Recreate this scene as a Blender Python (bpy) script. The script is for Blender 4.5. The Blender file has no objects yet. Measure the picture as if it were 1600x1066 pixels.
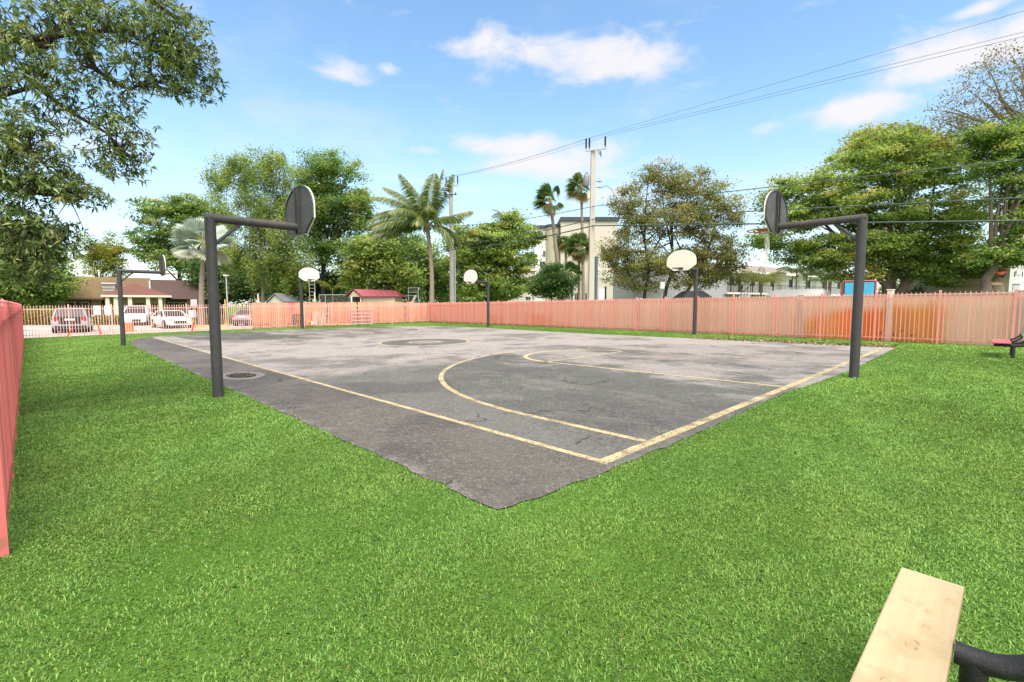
import bpy, bmesh, math, random
import numpy as np
from mathutils import Vector, Matrix

# ------------------------------------------------------------------ camera, sky, sun
sc = bpy.context.scene
COL = sc.collection
EYE = 1.55
F = 740.0                                    # focal length in pixels of the 1600 px wide photograph
PITCH = math.atan((533 - 477) / F)
cam_d = bpy.data.cameras.new("camera"); cam = bpy.data.objects.new("camera", cam_d); COL.objects.link(cam)
cam_d.sensor_width = 36; cam_d.lens = F / 1600 * 36; cam_d.clip_start = 0.03; cam_d.clip_end = 3000
cam.location = (0, 0, EYE); cam.rotation_euler = (math.pi / 2 - PITCH, 0, 0)
sc.camera = cam

SUN_EL, SUN_AZ = 58.0, 158.0                 # azimuth clockwise from +Y (the view direction)
SKY_STRENGTH, SUN_STRENGTH, EXPOSURE = 0.115, 2.95, 0.80
sc.view_settings.view_transform = 'Standard'; sc.view_settings.look = 'None'
sc.view_settings.exposure = EXPOSURE; sc.view_settings.gamma = 1

sd = bpy.data.lights.new("sun", 'SUN'); sun = bpy.data.objects.new("sun", sd); COL.objects.link(sun)
sd.energy = SUN_STRENGTH; sd.angle = math.radians(36); sd.color = (1, .96, .89)
sun.rotation_euler = (math.radians(90 - SUN_EL), 0, math.radians(180 - SUN_AZ) + math.pi * 0)
_d = Vector((math.sin(math.radians(SUN_AZ)) * math.cos(math.radians(SUN_EL)),
             math.cos(math.radians(SUN_AZ)) * math.cos(math.radians(SUN_EL)), math.sin(math.radians(SUN_EL))))
sun.rotation_euler = _d.to_track_quat('Z', 'Y').to_euler()

class NT:
    """tiny node-tree writer"""
    def __init__(s, tree): s.t = tree; s.n = tree.nodes; s.l = tree.links
    def new(s, typ, **kw):
        n = s.n.new(typ)
        for k, v in kw.items(): setattr(n, k, v)
        return n
    def put(s, sock, v):
        if isinstance(v, bpy.types.NodeSocket): s.l.new(v, sock)
        elif v is not None:
            if isinstance(v, (tuple, list)) and sock.type == 'RGBA' and len(v) == 3: v = (*v, 1)
            sock.default_value = v
    def m(s, op, a, b=None, c=None, clamp=False):
        n = s.new('ShaderNodeMath', operation=op, use_clamp=clamp)
        s.put(n.inputs[0], a)
        if b is not None: s.put(n.inputs[1], b)
        if c is not None: s.put(n.inputs[2], c)
        return n.outputs[0]
    def noise(s, vec, scale, detail=4, rough=.55, dist=0):
        n = s.new('ShaderNodeTexNoise'); s.put(n.inputs['Vector'], vec)
        n.inputs['Scale'].default_value = scale; n.inputs['Detail'].default_value = detail
        n.inputs['Roughness'].default_value = rough; n.inputs['Distortion'].default_value = dist
        return n.outputs['Fac']
    def step(s, v, lo, hi, a=0.0, b=1.0):
        n = s.new('ShaderNodeMapRange', interpolation_type='SMOOTHSTEP')
        s.put(n.inputs['Value'], v); s.put(n.inputs['From Min'], lo); s.put(n.inputs['From Max'], hi)
        s.put(n.inputs['To Min'], a); s.put(n.inputs['To Max'], b)
        return n.outputs[0]
    def mix(s, f, a, b, blend='MIX'):
        n = s.new('ShaderNodeMix', data_type='RGBA', blend_type=blend)
        s.put(n.inputs[0], f); s.put(n.inputs[6], a); s.put(n.inputs[7], b)
        return n.outputs[2]
    def obj(s): return s.new('ShaderNodeTexCoord').outputs['Object']
    def xyz(s, v):
        n = s.new('ShaderNodeSeparateXYZ'); s.put(n.inputs[0], v); return n.outputs
    def vec(s, x, y, z):
        n = s.new('ShaderNodeCombineXYZ'); s.put(n.inputs[0], x); s.put(n.inputs[1], y); s.put(n.inputs[2], z); return n.outputs[0]
    def attr(s, name): return s.new('ShaderNodeAttribute', attribute_name=name).outputs['Fac']
    def bump(s, h, strength, dist=.01):
        n = s.new('ShaderNodeBump'); s.put(n.inputs['Height'], h)
        n.inputs['Strength'].default_value = strength; n.inputs['Distance'].default_value = dist
        return n.outputs[0]

world = bpy.data.worlds.new("World"); sc.world = world; world.use_nodes = True
w = NT(world.node_tree); w.n.clear()
sky = w.new('ShaderNodeTexSky', sky_type='NISHITA', sun_disc=False)
sky.sun_elevation = math.radians(SUN_EL); sky.sun_rotation = math.radians(SUN_AZ)
sky.air_density = 1.15; sky.dust_density = .35; sky.ozone_density = 2.2; sky.altitude = 0
dv = w.new('ShaderNodeTexCoord').outputs['Generated']
X, Y, Z = w.xyz(dv)
az = w.m('ARCTAN2', X, Y)
el = w.m('ARCSINE', Z)
def dirpx(px, py):
    x, u = (px - 800) / F, (533 - py) / F
    yy = math.cos(PITCH) + u * math.sin(PITCH); zz = u * math.cos(PITCH) - math.sin(PITCH)
    return math.atan2(x, yy), math.atan2(zz, math.hypot(x, yy))
CLOUDS = [(870, 82, 150, 36, 1.0), (980, 98, 95, 34, .9), (735, 75, 70, 25, .75), (760, 120, 80, 20, .4), (540, 112, 40, 18, .8), (612, 108, 26, 11, .6),
          (650, 66, 22, 8, .45), (630, 20, 22, 10, .35), (790, 228, 95, 20, .85), (850, 262, 170, 34, .7), (668, 233, 26, 9, .7),
          (1330, 172, 90, 22, 1.0), (1500, 85, 125, 48, 1.0), (1600, 60, 120, 50, 1.0), (1530, 14, 65, 13, .9), (1010, 42, 40, 9, .45), (1080, 138, 45, 10, .5), (1230, 195, 60, 12, .4),
          (110, 240, 60, 40, .5), (60, 380, 120, 40, .5), (200, 300, 90, 20, .15), (-300, 150, 200, 80, .9), (1900, 100, 200, 80, .9), (930, 300, 120, 25, .45)]
msum = None
nz1 = w.noise(w.vec(w.m('MULTIPLY', az, 1.0), w.m('MULTIPLY', el, 2.1), 0.3), 7.0, 9, .6, .35)
nz2 = w.noise(w.vec(w.m('MULTIPLY', az, 1.0), w.m('MULTIPLY', el, 2.4), 4.3), 3.2, 5, .6, .2)
for (px, py, rx, ry, wt) in CLOUDS:
    a0, e0 = dirpx(px, py); a1, _ = dirpx(px + rx, py); _, e1 = dirpx(px, py - ry)
    da = w.m('DIVIDE', w.m('SUBTRACT', az, a0), abs(a1 - a0)); de = w.m('DIVIDE', w.m('SUBTRACT', el, e0), abs(e1 - e0))
    r2 = w.m('ADD', w.m('MULTIPLY', da, da), w.m('MULTIPLY', de, de))
    g = w.m('MULTIPLY', w.m('EXPONENT', w.m('MULTIPLY', r2, -0.75)), wt)
    msum = g if msum is None else w.m('MAXIMUM', msum, g)
hi_fill = w.m('MULTIPLY', w.step(el, .62, .95), .85)          # unseen bright cloud added overhead and behind the camera for fill light
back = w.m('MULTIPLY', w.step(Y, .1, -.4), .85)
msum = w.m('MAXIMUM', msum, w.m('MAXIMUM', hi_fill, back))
dens = w.m('ADD', msum, w.m('MULTIPLY', w.m('SUBTRACT', nz1, .5), 2.3))
cm = w.step(dens, .18, .98)
wisp = w.m('MULTIPLY', w.step(nz2, .46, .8), w.step(el, .7, .12, 0.1, .62))
cm = w.m('MAXIMUM', cm, wisp)
cm = w.m('MULTIPLY', cm, w.step(el, -.01, .06))
horizon_haze = w.step(el, .45, .0, 0, .40)
hs = w.new('ShaderNodeHueSaturation'); hs.inputs['Hue'].default_value = .493; hs.inputs['Saturation'].default_value = 1.06; hs.inputs['Value'].default_value = 1.36
w.put(hs.inputs['Color'], sky.outputs[0])
c0 = w.mix(horizon_haze, hs.outputs[0], (3.7, 4.45, 5.1))
c1 = w.mix(w.m('MULTIPLY', cm, .93), c0, w.mix(w.m('MAXIMUM', w.step(el, .62, .95), w.step(Y, .1, -.4)), (4.9, 4.75, 4.85), (12.0, 11.2, 10.3)))  # second cloud colour is far brighter, added as fill from out of view
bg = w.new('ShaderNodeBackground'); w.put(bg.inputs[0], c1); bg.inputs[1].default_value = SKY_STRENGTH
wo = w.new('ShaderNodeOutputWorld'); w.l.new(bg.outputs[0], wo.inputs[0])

# ------------------------------------------------------------------ where things stand
def gz(x, y):                                 # the ground: tilted gently towards the drain on the left
    return 0.012 * np.clip(x, -30, 25) + 0.0015 * np.clip(y, -10, 60)
def ray(px, py):
    x, u = (px - 800) / F, (533 - py) / F
    cp, sp = math.cos(PITCH), math.sin(PITCH)
    return np.array([x, cp + u * sp, u * cp - sp])
def W(px, py, y):                             # the point seen at a pixel of the photograph, y metres ahead
    d = ray(px, py); return Vector((d[0] / d[1] * y, y, EYE + d[2] / d[1] * y))
def G(px, py, up=0.0):                        # the ground point seen there (or a plane `up` above it)
    d = ray(px, py); t = (EYE - up) / (0.012 * d[0] + 0.0015 * d[1] - d[2]); return Vector((d[0] * t, d[1] * t, EYE + d[2] * t))
def GX(px, y):                                # ground point in the column px, y metres ahead
    x = (px - 800) / F * y / (math.cos(PITCH))
    x = (px - 800) / F * y * 1.003
    return Vector((x, y, float(gz(x, y))))
C0 = G(942, 724)                              # court corner; s runs along the sideline, b along the baseline
_a = G(351, 559) - C0; DS = Vector((_a.x, _a.y, 0)).normalized()
DB = Vector((DS.y, -DS.x, 0))
def cs(s, b, z=0.0):
    p = C0 + DS * s + DB * b; return Vector((p.x, p.y, float(gz(p.x, p.y)) + z))
def sb(p): q = Vector((p[0] - C0.x, p[1] - C0.y, 0)); return q.dot(DS), q.dot(DB)

# ------------------------------------------------------------------ helpers
def tag(o, label=None, cat=None, group=None, kind=None):
    if label: o['label'] = label
    if cat: o['category'] = cat
    if group: o['group'] = group
    if kind: o['kind'] = kind
    return o
def thing(name, label, cat, loc=(0, 0, 0), rz=0, group=None):
    o = bpy.data.objects.new(name, None); COL.objects.link(o); o.empty_display_size = .1
    o.location = loc; o.rotation_euler = (0, 0, rz)
    return tag(o, label, cat, group)
def copy_tree(o, parent=None):
    c = o.copy(); COL.objects.link(c)
    if parent: c.parent = parent
    for ch in list(o.children): copy_tree(ch, c)
    return c
class MB:
    def __init__(s): s.v = []; s.f = []; s.mi = []; s.tone = []; s.cur = 0; s.t = .5
    def add(s, vs, fs):
        n = len(s.v); s.v += [tuple(p) for p in vs]; s.tone += [s.t] * len(vs)
        s.f += [tuple(i + n for i in f) for f in fs]; s.mi += [s.cur] * len(fs); return s
    def box(s, c, d, rz=0, ry=0, rx=0):
        M = Matrix.Rotation(rz, 3, 'Z') @ Matrix.Rotation(ry, 3, 'Y') @ Matrix.Rotation(rx, 3, 'X')
        vs = [Vector(c) + M @ Vector((x * d[0] / 2, y * d[1] / 2, z * d[2] / 2)) for x in (-1, 1) for y in (-1, 1) for z in (-1, 1)]
        return s.add(vs, [(0, 1, 3, 2), (4, 6, 7, 5), (0, 4, 5, 1), (2, 3, 7, 6), (0, 2, 6, 4), (1, 5, 7, 3)])
    def bb(s, x0, x1, y0, y1, z0, z1): return s.box(((x0 + x1) / 2, (y0 + y1) / 2, (z0 + z1) / 2), (x1 - x0, y1 - y0, z1 - z0))
    def beam(s, p, q, wd, h, up=(0, 0, 1)):
        p, q = Vector(p), Vector(q); d = (q - p).normalized(); u = Vector(up); sx = d.cross(u)
        if sx.length < 1e-4: sx = d.cross(Vector((1, 0, 0)))
        sx.normalize(); u = sx.cross(d)
        vs = [e + sx * (i * wd / 2) + u * (j * h / 2) for e in (p, q) for i, j in ((-1, -1), (1, -1), (1, 1), (-1, 1))]
        return s.add(vs, [(3, 2, 1, 0), (4, 5, 6, 7), (0, 1, 5, 4), (1, 2, 6, 5), (2, 3, 7, 6), (3, 0, 4, 7)])
    def tube(s, pts, r, n=10, cap=True):
        pts = [Vector(p) for p in pts]
        if not isinstance(r, (list, tuple)): r = [r] * len(pts)
        rings = []; prev = None
        for i, p in enumerate(pts):
            d = (pts[min(i + 1, len(pts) - 1)] - pts[max(i - 1, 0)]).normalized()
            if prev is None:
                a = d.cross(Vector((0, 0, 1)) if abs(d.z) < .9 else Vector((1, 0, 0))).normalized()
            else:
                a = (prev - d * prev.dot(d)).normalized()
            prev = a; b = d.cross(a)
            rings.append([p + (a * math.cos(2 * math.pi * k / n) + b * math.sin(2 * math.pi * k / n)) * r[i] for k in range(n)])
        vs = [v for R in rings for v in R]; fs = []
        for i in range(len(rings) - 1):
            for k in range(n):
                fs.append((i * n + k, i * n + (k + 1) % n, (i + 1) * n + (k + 1) % n, (i + 1) * n + k))
        if cap: fs += [tuple(range(n - 1, -1, -1)), tuple((len(rings) - 1) * n + k for k in range(n))]
        return s.add(vs, fs)
    def prism(s, poly, o, ux, uy, depth):
        """outline poly in the plane (o, ux, uy), thick along ux x uy"""
        o, ux, uy = Vector(o), Vector(ux), Vector(uy); nz = ux.cross(uy).normalized() * depth
        A = [o + ux * x + uy * y for x, y in poly]; n = len(A)
        return s.add(A + [p + nz for p in A], [tuple(range(n - 1, -1, -1)), tuple(range(n, 2 * n))] + [(i, (i + 1) % n, n + (i + 1) % n, n + i) for i in range(n)])
    def loft(s, secs, cap=True):
        n = len(secs[0]); vs = [p for c in secs for p in c]
        fs = [(i * n + k, i * n + (k + 1) % n, (i + 1) * n + (k + 1) % n, (i + 1) * n + k) for i in range(len(secs) - 1) for k in range(n)]
        if cap: fs += [tuple(range(n - 1, -1, -1)), tuple((len(secs) - 1) * n + k for k in range(n))]
        return s.add(vs, fs)
    def build(s, name, mat, parent=None, smooth=False, bevel=0, fix=True):
        me = bpy.data.meshes.new(name); me.from_pydata(s.v, [], s.f)
        mats = mat if isinstance(mat, (list, tuple)) else [mat]
        for m_ in mats: me.materials.append(m_)
        me.polygons.foreach_set('material_index', s.mi)
        at = me.attributes.new('tone', 'FLOAT', 'POINT'); at.data.foreach_set('value', s.tone)
        if fix:
            b = bmesh.new(); b.from_mesh(me); bmesh.ops.recalc_face_normals(b, faces=b.faces); b.to_mesh(me); b.free()
        o = bpy.data.objects.new(name, me); COL.objects.link(o)
        if parent: o.parent = parent
        if bevel:
            md = o.modifiers.new('bevel', 'BEVEL'); md.width = bevel; md.segments = 2; md.limit_method = 'ANGLE'
        if smooth:
            me.polygons.foreach_set('use_smooth', [True] * len(me.polygons))
            md = o.modifiers.new('split', 'EDGE_SPLIT'); md.split_angle = math.radians(38)
        return o

# ------------------------------------------------------------------ materials
def mat(name, col, rough=.6, metal=0, var=.18, scale=4, bump=0, bscale=60, col2=None, spec=.4, tone=0):
    """plain painted / stony surface with blotchy variation; col2 = second colour coming through in patches"""
    m_ = bpy.data.materials.new(name); m_.use_nodes = True
    t = NT(m_.node_tree); p = t.n['Principled BSDF']
    o = t.obj(); nz = t.noise(o, scale, 6, .6)
    c = t.mix(nz, tuple(x * (1 - var) for x in col), tuple(min(1, x * (1 + var)) for x in col))
    if col2: c = t.mix(t.step(t.noise(o, scale * 1.7, 6, .65), .5, .72), c, col2)
    if tone:
        k = t.m('ADD', t.m('MULTIPLY', t.attr('tone'), tone), 1 - tone / 2); c = t.mix(1.0, c, t.vec(k, k, k), 'MULTIPLY')
    t.put(p.inputs['Base Color'], c); p.inputs['Roughness'].default_value = rough; p.inputs['Metallic'].default_value = metal
    p.inputs['Specular IOR Level'].default_value = spec
    if bump: t.put(p.inputs['Normal'], t.bump(t.noise(o, bscale, 4), bump))
    return m_
def leaf_mat(name, dark, light, third=None, trans=.5, rough=.42):
    m_ = bpy.data.materials.new(name); m_.use_nodes = True
    t = NT(m_.node_tree); p = t.n['Principled BSDF']; out = t.n['Material Output']
    a = t.attr('tone'); c = t.mix(t.step(a, 0, 1), dark, light)
    if third: c = t.mix(t.step(t.attr('tint'), .6, .95), c, third)
    t.put(p.inputs['Base Color'], c); p.inputs['Roughness'].default_value = rough; p.inputs['Specular IOR Level'].default_value = .6
    tr = t.new('ShaderNodeBsdfTranslucent'); t.put(tr.inputs[0], t.mix(1.0, c, (1.25, 1.3, .7), 'MULTIPLY'))
    mx = t.new('ShaderNodeMixShader'); mx.inputs[0].default_value = trans
    t.l.new(p.outputs[0], mx.inputs[1]); t.l.new(tr.outputs[0], mx.inputs[2]); t.l.new(mx.outputs[0], out.inputs[0])
    return m_
M = {}
M['steel'] = mat('charcoal_paint', (.042, .041, .042), .55, .0, .35, 5, .35, 90, col2=(.062, .058, .055), spec=.4)
M['steel_rust'] = mat('charcoal_paint_rusting', (.05, .047, .047), .55, 0, .3, 5, .3, 90, col2=(.11, .075, .05))
def flake_mat():
    m_ = mat('board_back_flaking', (.075, .073, .075), .7, 0, .25, 8, .3, 60); t = NT(m_.node_tree); p = t.n['Principled BSDF']; o = t.obj()
    c = p.inputs['Base Color'].links[0].from_socket
    k = t.m('MULTIPLY', t.step(t.noise(o, 38, 3, .7), .60, .66), t.step(t.noise(o, 3.2, 3), .46, .58)); t.put(p.inputs['Base Color'], t.mix(t.m('MULTIPLY', k, .8), c, (.55, .53, .50)))
    return m_
M['board_back'] = flake_mat()
M['board'] = mat('board_cream', (.72, .67, .55), .5, 0, .06, 3, col2=(.64, .58, .45))
M['board_white'] = mat('board_white', (.74, .68, .64), .5, 0, .05, 3)
M['rim'] = mat('rim_rust', (.36, .10, .03), .7, 0, .4, 20, col2=(.09, .03, .02))
M['rim_dark'] = mat('rim_dark', (.03, .028, .028), .6)
M['net'] = mat('net_cord', (.75, .73, .68), .9)
M['pink'] = mat('pink_fence_paint', (.66, .20, .18), .5, 0, .12, 3, col2=(.58, .15, .14))
M['pink_pale'] = mat('pink_fence_paint_faded', (.72, .29, .25), .55, 0, .12, 3)
M['pink_deep'] = mat('pink_fence_paint_deep', (.60, .13, .13), .5, 0, .15, 2, col2=(.62, .20, .17))
M['plank'] = None
M['red_seat'] = mat('red_seat', (.55, .10, .13), .5, 0, .15, 8, col2=(.62, .2, .2))
M['grey_green'] = mat('bare_backrest', (.30, .34, .26), .7)
M['concrete_pole'] = mat('concrete_pole', (.44, .405, .35), .85, 0, .12, 1.2, .2, 30)
M['wood_pole'] = mat('grey_pole', (.36, .33, .30), .85, 0, .2, 1.5, .2, 30)
M['insul'] = mat('insulator', (.03, .032, .035), .35)
M['galv'] = mat('galvanised', (.42, .43, .44), .45, .5, .15, 6)
M['wire'] = mat('cable', (.02, .022, .026), .5)
M['wire_teal'] = mat('cable_grey_green', (.05, .075, .08), .5)
M['blue_pipe'] = mat('blue_conduit', (.08, .11, .17), .5)
M['bark'] = mat('bark', (.13, .10, .08), .9, 0, .35, 5, .6, 14)
M['bark_pale'] = mat('bark_pale', (.27, .23, .19), .9, 0, .3, 4, .5, 14)
M['palm_bark'] = mat('palm_bark', (.26, .20, .16), .9, 0, .3, 5, .5, 10)
M['bark_dark'] = mat('bark_dark', (.055, .042, .034), .9, 0, .35, 5, .5, 14)
M['beige'] = mat('beige_stucco', (.50, .455, .385), .9, 0, .06, .6, .1, 40)
M['beige_dark'] = mat('olive_stucco', (.40, .36, .26), .9, 0, .06, .6)
M['white_wall'] = mat('white_stucco', (.76, .75, .74), .9, 0, .05, .5)
M['grey_wall'] = mat('pale_grey_stucco', (.55, .54, .57), .9, 0, .06, .5)
M['trim'] = mat('white_trim', (.78, .76, .72), .7, 0, .04, 2)
M['glass'] = mat('window_glass', (.03, .033, .04), .3, 0, .2, 1, spec=.22)
M['glass_grey'] = mat('window_blind', (.50, .51, .50), .3, 0, .15, 2)
M['dark'] = mat('dark_recess', (.02, .017, .016), .8)
M['dark_trim'] = mat('dark_roof_band', (.045, .05, .06), .6)
M['rail'] = mat('black_railing', (.03, .03, .035), .5)
M['cream'] = mat('cream_paint', (.70, .60, .50), .8, 0, .06, 2)
M['tan_wall'] = mat('tan_wall', (.42, .31, .22), .85, 0, .12, 2)
M['brown_wall'] = mat('brown_wall', (.16, .10, .08), .85)
M['maroon_roof'] = mat('maroon_metal_roof', (.28, .05, .065), .5, 0, .12, 1, tone=.3)
M['tent'] = mat('black_canvas', (.02, .021, .024), .8)
M['grey_roof'] = mat('grey_shed_roof', (.17, .18, .19), .8)
M['shed_wall'] = mat('sage_shed_wall', (.42, .44, .36), .8)
M['white_paint'] = mat('white_car_paint', (.74, .72, .72), .25, 0, .03, 1, spec=.6)
M['silver_paint'] = mat('silver_car_paint', (.38, .37, .41), .3, .3, .05, 1, spec=.6)
M['grey_paint'] = mat('grey_car_paint', (.34, .30, .33), .3, .3, .05, 1, spec=.6)
M['red_paint'] = mat('red_truck_paint', (.50, .09, .13), .35, 0, .08, 1)
M['tyre'] = mat('tyre', (.018, .018, .018), .85)
M['alloy'] = mat('alloy', (.4, .4, .42), .35, .7)
M['tail'] = mat('tail_lens', (.45, .02, .02), .2)
M['lamp'] = mat('headlamp_lens', (.6, .6, .62), .12)
M['plate'] = mat('plate', (.6, .6, .58), .5)
M['blue_glass'] = mat('blue_window', (.05, .33, .55), .15, 0, .2, 1.5)
M['orange'] = mat('orange_plastic', (.70, .17, .05), .5)
M['orange_bag'] = mat('orange_bag', (.72, .22, .03), .6)
M['white_plastic'] = mat('white_plastic', (.72, .70, .68), .5)
M['sign_white'] = mat('sign_white', (.78, .76, .74), .5, 0, .03, 2)
M['sign_pink'] = mat('sign_pink', (.68, .42, .44), .6)
M['yellow'] = mat('yellow_post', (.62, .38, .10), .6)
M['stake'] = mat('red_stake', (.50, .11, .07), .7)
M['wood_pale'] = mat('pale_boards', (.58, .48, .36), .8, 0, .2, 4)
M['chain'] = mat('chainlink_pipe', (.30, .31, .30), .5, .4)
M['skin'] = mat('skin', (.30, .17, .11), .6)
M['shirt'] = mat('lavender_shirt', (.58, .56, .68), .9)
M['shorts'] = mat('navy_shorts', (.03, .035, .09), .9)
M['hair'] = mat('dark_hair', (.015, .012, .01), .7)
M['ink'] = mat('black_lettering', (.03, .03, .03), .6)

def board_fence_mat():
    m_ = bpy.data.materials.new('orange_boards'); m_.use_nodes = True
    t = NT(m_.node_tree); p = t.n['Principled BSDF']; o = t.obj(); x, y, z = t.xyz(o)
    a = t.attr('tone'); nz = t.noise(o, 1.1, 5)
    c = t.mix(t.step(nz, .38, .66), (.72, .285, .165), (.72, .345, .18))
    k = t.m('ADD', t.m('MULTIPLY', a, .35), .82); c = t.mix(1., c, t.vec(k, k, k), 'MULTIPLY')
    c = t.mix(t.m('MULTIPLY', t.step(z, .45, .0), t.step(t.noise(o, 3.5, 5), .42, .6)), c, (.36, .14, .07))
    c = t.mix(t.step(t.noise(t.vec(x, 0, t.m('MULTIPLY', z, .25)), .6, 3), .6, .72), c, (.62, .14, .13))
    t.put(p.inputs['Base Color'], c); p.inputs['Roughness'].default_value = .8
    return m_
M['boards'] = board_fence_mat()

def shingle_mat(name, c1, c2, moss=None):
    m_ = bpy.data.materials.new(name); m_.use_nodes = True
    t = NT(m_.node_tree); p = t.n['Principled BSDF']; o = t.obj(); x, y, z = t.xyz(o)
    br = t.new('ShaderNodeTexBrick'); br.inputs['Scale'].default_value = 1
    t.put(br.inputs['Vector'], t.vec(x, t.m('MULTIPLY', z, 1.4), 0))
    br.inputs['Brick Width'].default_value = .35; br.inputs['Row Height'].default_value = .22; br.inputs['Mortar Size'].default_value = .012
    t.put(br.inputs['Color1'], (*c1, 1)); t.put(br.inputs['Color2'], (*c2, 1)); t.put(br.inputs['Mortar'], tuple(v * .45 for v in c1) + (1,))
    c = t.mix(t.noise(o, 2.5, 6, .7), br.outputs[0], tuple((a + b) * .38 for a, b in zip(c1, c2)))
    if moss:
        mk = t.m('MULTIPLY', t.step(t.noise(o, .55, 6, .7), .42, .6), t.step(x, 5.5, 1.5)); c = t.mix(mk, c, moss)
    t.put(p.inputs['Base Color'], c); p.inputs['Roughness'].default_value = .9
    return m_
M['shingle'] = shingle_mat('brown_shingles', (.19, .12, .06), (.145, .09, .048), (.17, .155, .05))
M['shingle_red'] = shingle_mat('reddish_shingles', (.19, .075, .06), (.155, .062, .05))
M['shingle_tan'] = shingle_mat('tan_shingles', (.30, .24, .20), (.26, .21, .18))

# ------------------------------------------------------------------ ground and court
def sheet(name, pts, z, material, kind='structure', cuts=0):
    b = MB(); b.add([(p[0], p[1], float(gz(p[0], p[1])) + z) for p in pts], [tuple(range(len(pts)))])
    o = b.build(name, material); o['kind'] = kind
    return o
def ground_mat():
    m_ = bpy.data.materials.new('turf_soil'); m_.use_nodes = True
    t = NT(m_.node_tree); p = t.n['Principled BSDF']; o = t.obj()
    c = t.mix(t.noise(o, 18, 6, .75), (.025, .075, .010), (.12, .24, .028))
    c = t.mix(t.step(t.noise(o, .5, 5, .6), .42, .66), c, (.10, .20, .03))
    c = t.mix(t.m('MULTIPLY', t.step(t.noise(o, 70, 3, .7), .55, .75), .6), c, (.10, .085, .05))
    t.put(p.inputs['Base Color'], c); p.inputs['Roughness'].default_value = .95; p.inputs['Specular IOR Level'].default_value = .1
    t.put(p.inputs['Normal'], t.bump(t.noise(o, 45, 5, .7), .8, .03))
    return m_
gx = [-900, -300, -100, -30, -10, 0, 10, 25, 60, 200, 900]; gy = [-300, -60, -10, 0, 10, 25, 60, 120, 300, 1200]
b = MB(); vs = [(x, y, float(gz(x, y))) for y in gy for x in gx]; nx = len(gx)
b.add(vs, [(j * nx + i, j * nx + i + 1, (j + 1) * nx + i + 1, (j + 1) * nx + i) for j in range(len(gy) - 1) for i in range(nx - 1)])
go = b.build('ground', ground_mat()); go['kind'] = 'structure'

def pave_mat(name, col, dark, sc_=1.0):
    m_ = bpy.data.materials.new(name); m_.use_nodes = True
    t = NT(m_.node_tree); p = t.n['Principled BSDF']; o = t.obj()
    c = t.mix(t.step(t.noise(o, .35 * sc_, 6, .65), .35, .7), col, dark)
    c = t.mix(t.m('MULTIPLY', t.noise(o, 60, 3), .25), c, (.12, .11, .10))
    t.put(p.inputs['Base Color'], c); p.inputs['Roughness'].default_value = .9
    return m_
M['pave'] = pave_mat('pale_concrete', (.46, .40, .36), (.36, .32, .29))
M['road'] = pave_mat('street_asphalt', (.16, .155, .15), (.10, .10, .10))

# asphalt outline, walked round the photograph's edge of the tarmac
EDGE = [(-.06, -1.43), (24.0, -1.43), (28.0, -1.0), (30.3, .2), (31.0, 1.5), (31.2, 7.0), (30.4, 10.4), (29.5, 13.6), (27.2, 16.6), (22.8, 17.0), (18.5, 16.55), (15.0, 16.1), (11.6, 15.8),
        (-.28, 15.78), (-.36, 8.5), (-.14, 4.8), (-.2, 1.0), (-.16, -.5), (-.10, -1.2)]
EP = [cs(*e) for e in EDGE]
rr = random.Random(5)
poly = []
for i, p in enumerate(EP):                    # broken, crumbly edge
    q = EP[(i + 1) % len(EP)]; n = max(2, int((q - p).length / .12)); n = min(n, 220)
    nrm = Vector((-(q - p).y, (q - p).x, 0)).normalized()
    for k in range(n):
        r_ = p.lerp(q, k / n) + nrm * (rr.uniform(-.02, .02) + .007 * math.sin(k * .31 + i) + .006 * math.sin(k * .9 + i)); poly.append((r_.x, r_.y))
POLY = np.array(poly)
ROT = math.atan2(DS.y, DS.x)
R2 = Matrix.Rotation(-ROT, 3, 'Z')
def court_local(p): q = R2 @ Vector((p[0] - C0.x, p[1] - C0.y, 0)); return q    # x = s, y = -b (kept right-handed)
R_ARC, S_ARC, B_MID = 6.55, 1.85, 7.45
S_HALF, B_HALF, S_FAR = 14.3, 7.45, 28.6
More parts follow.
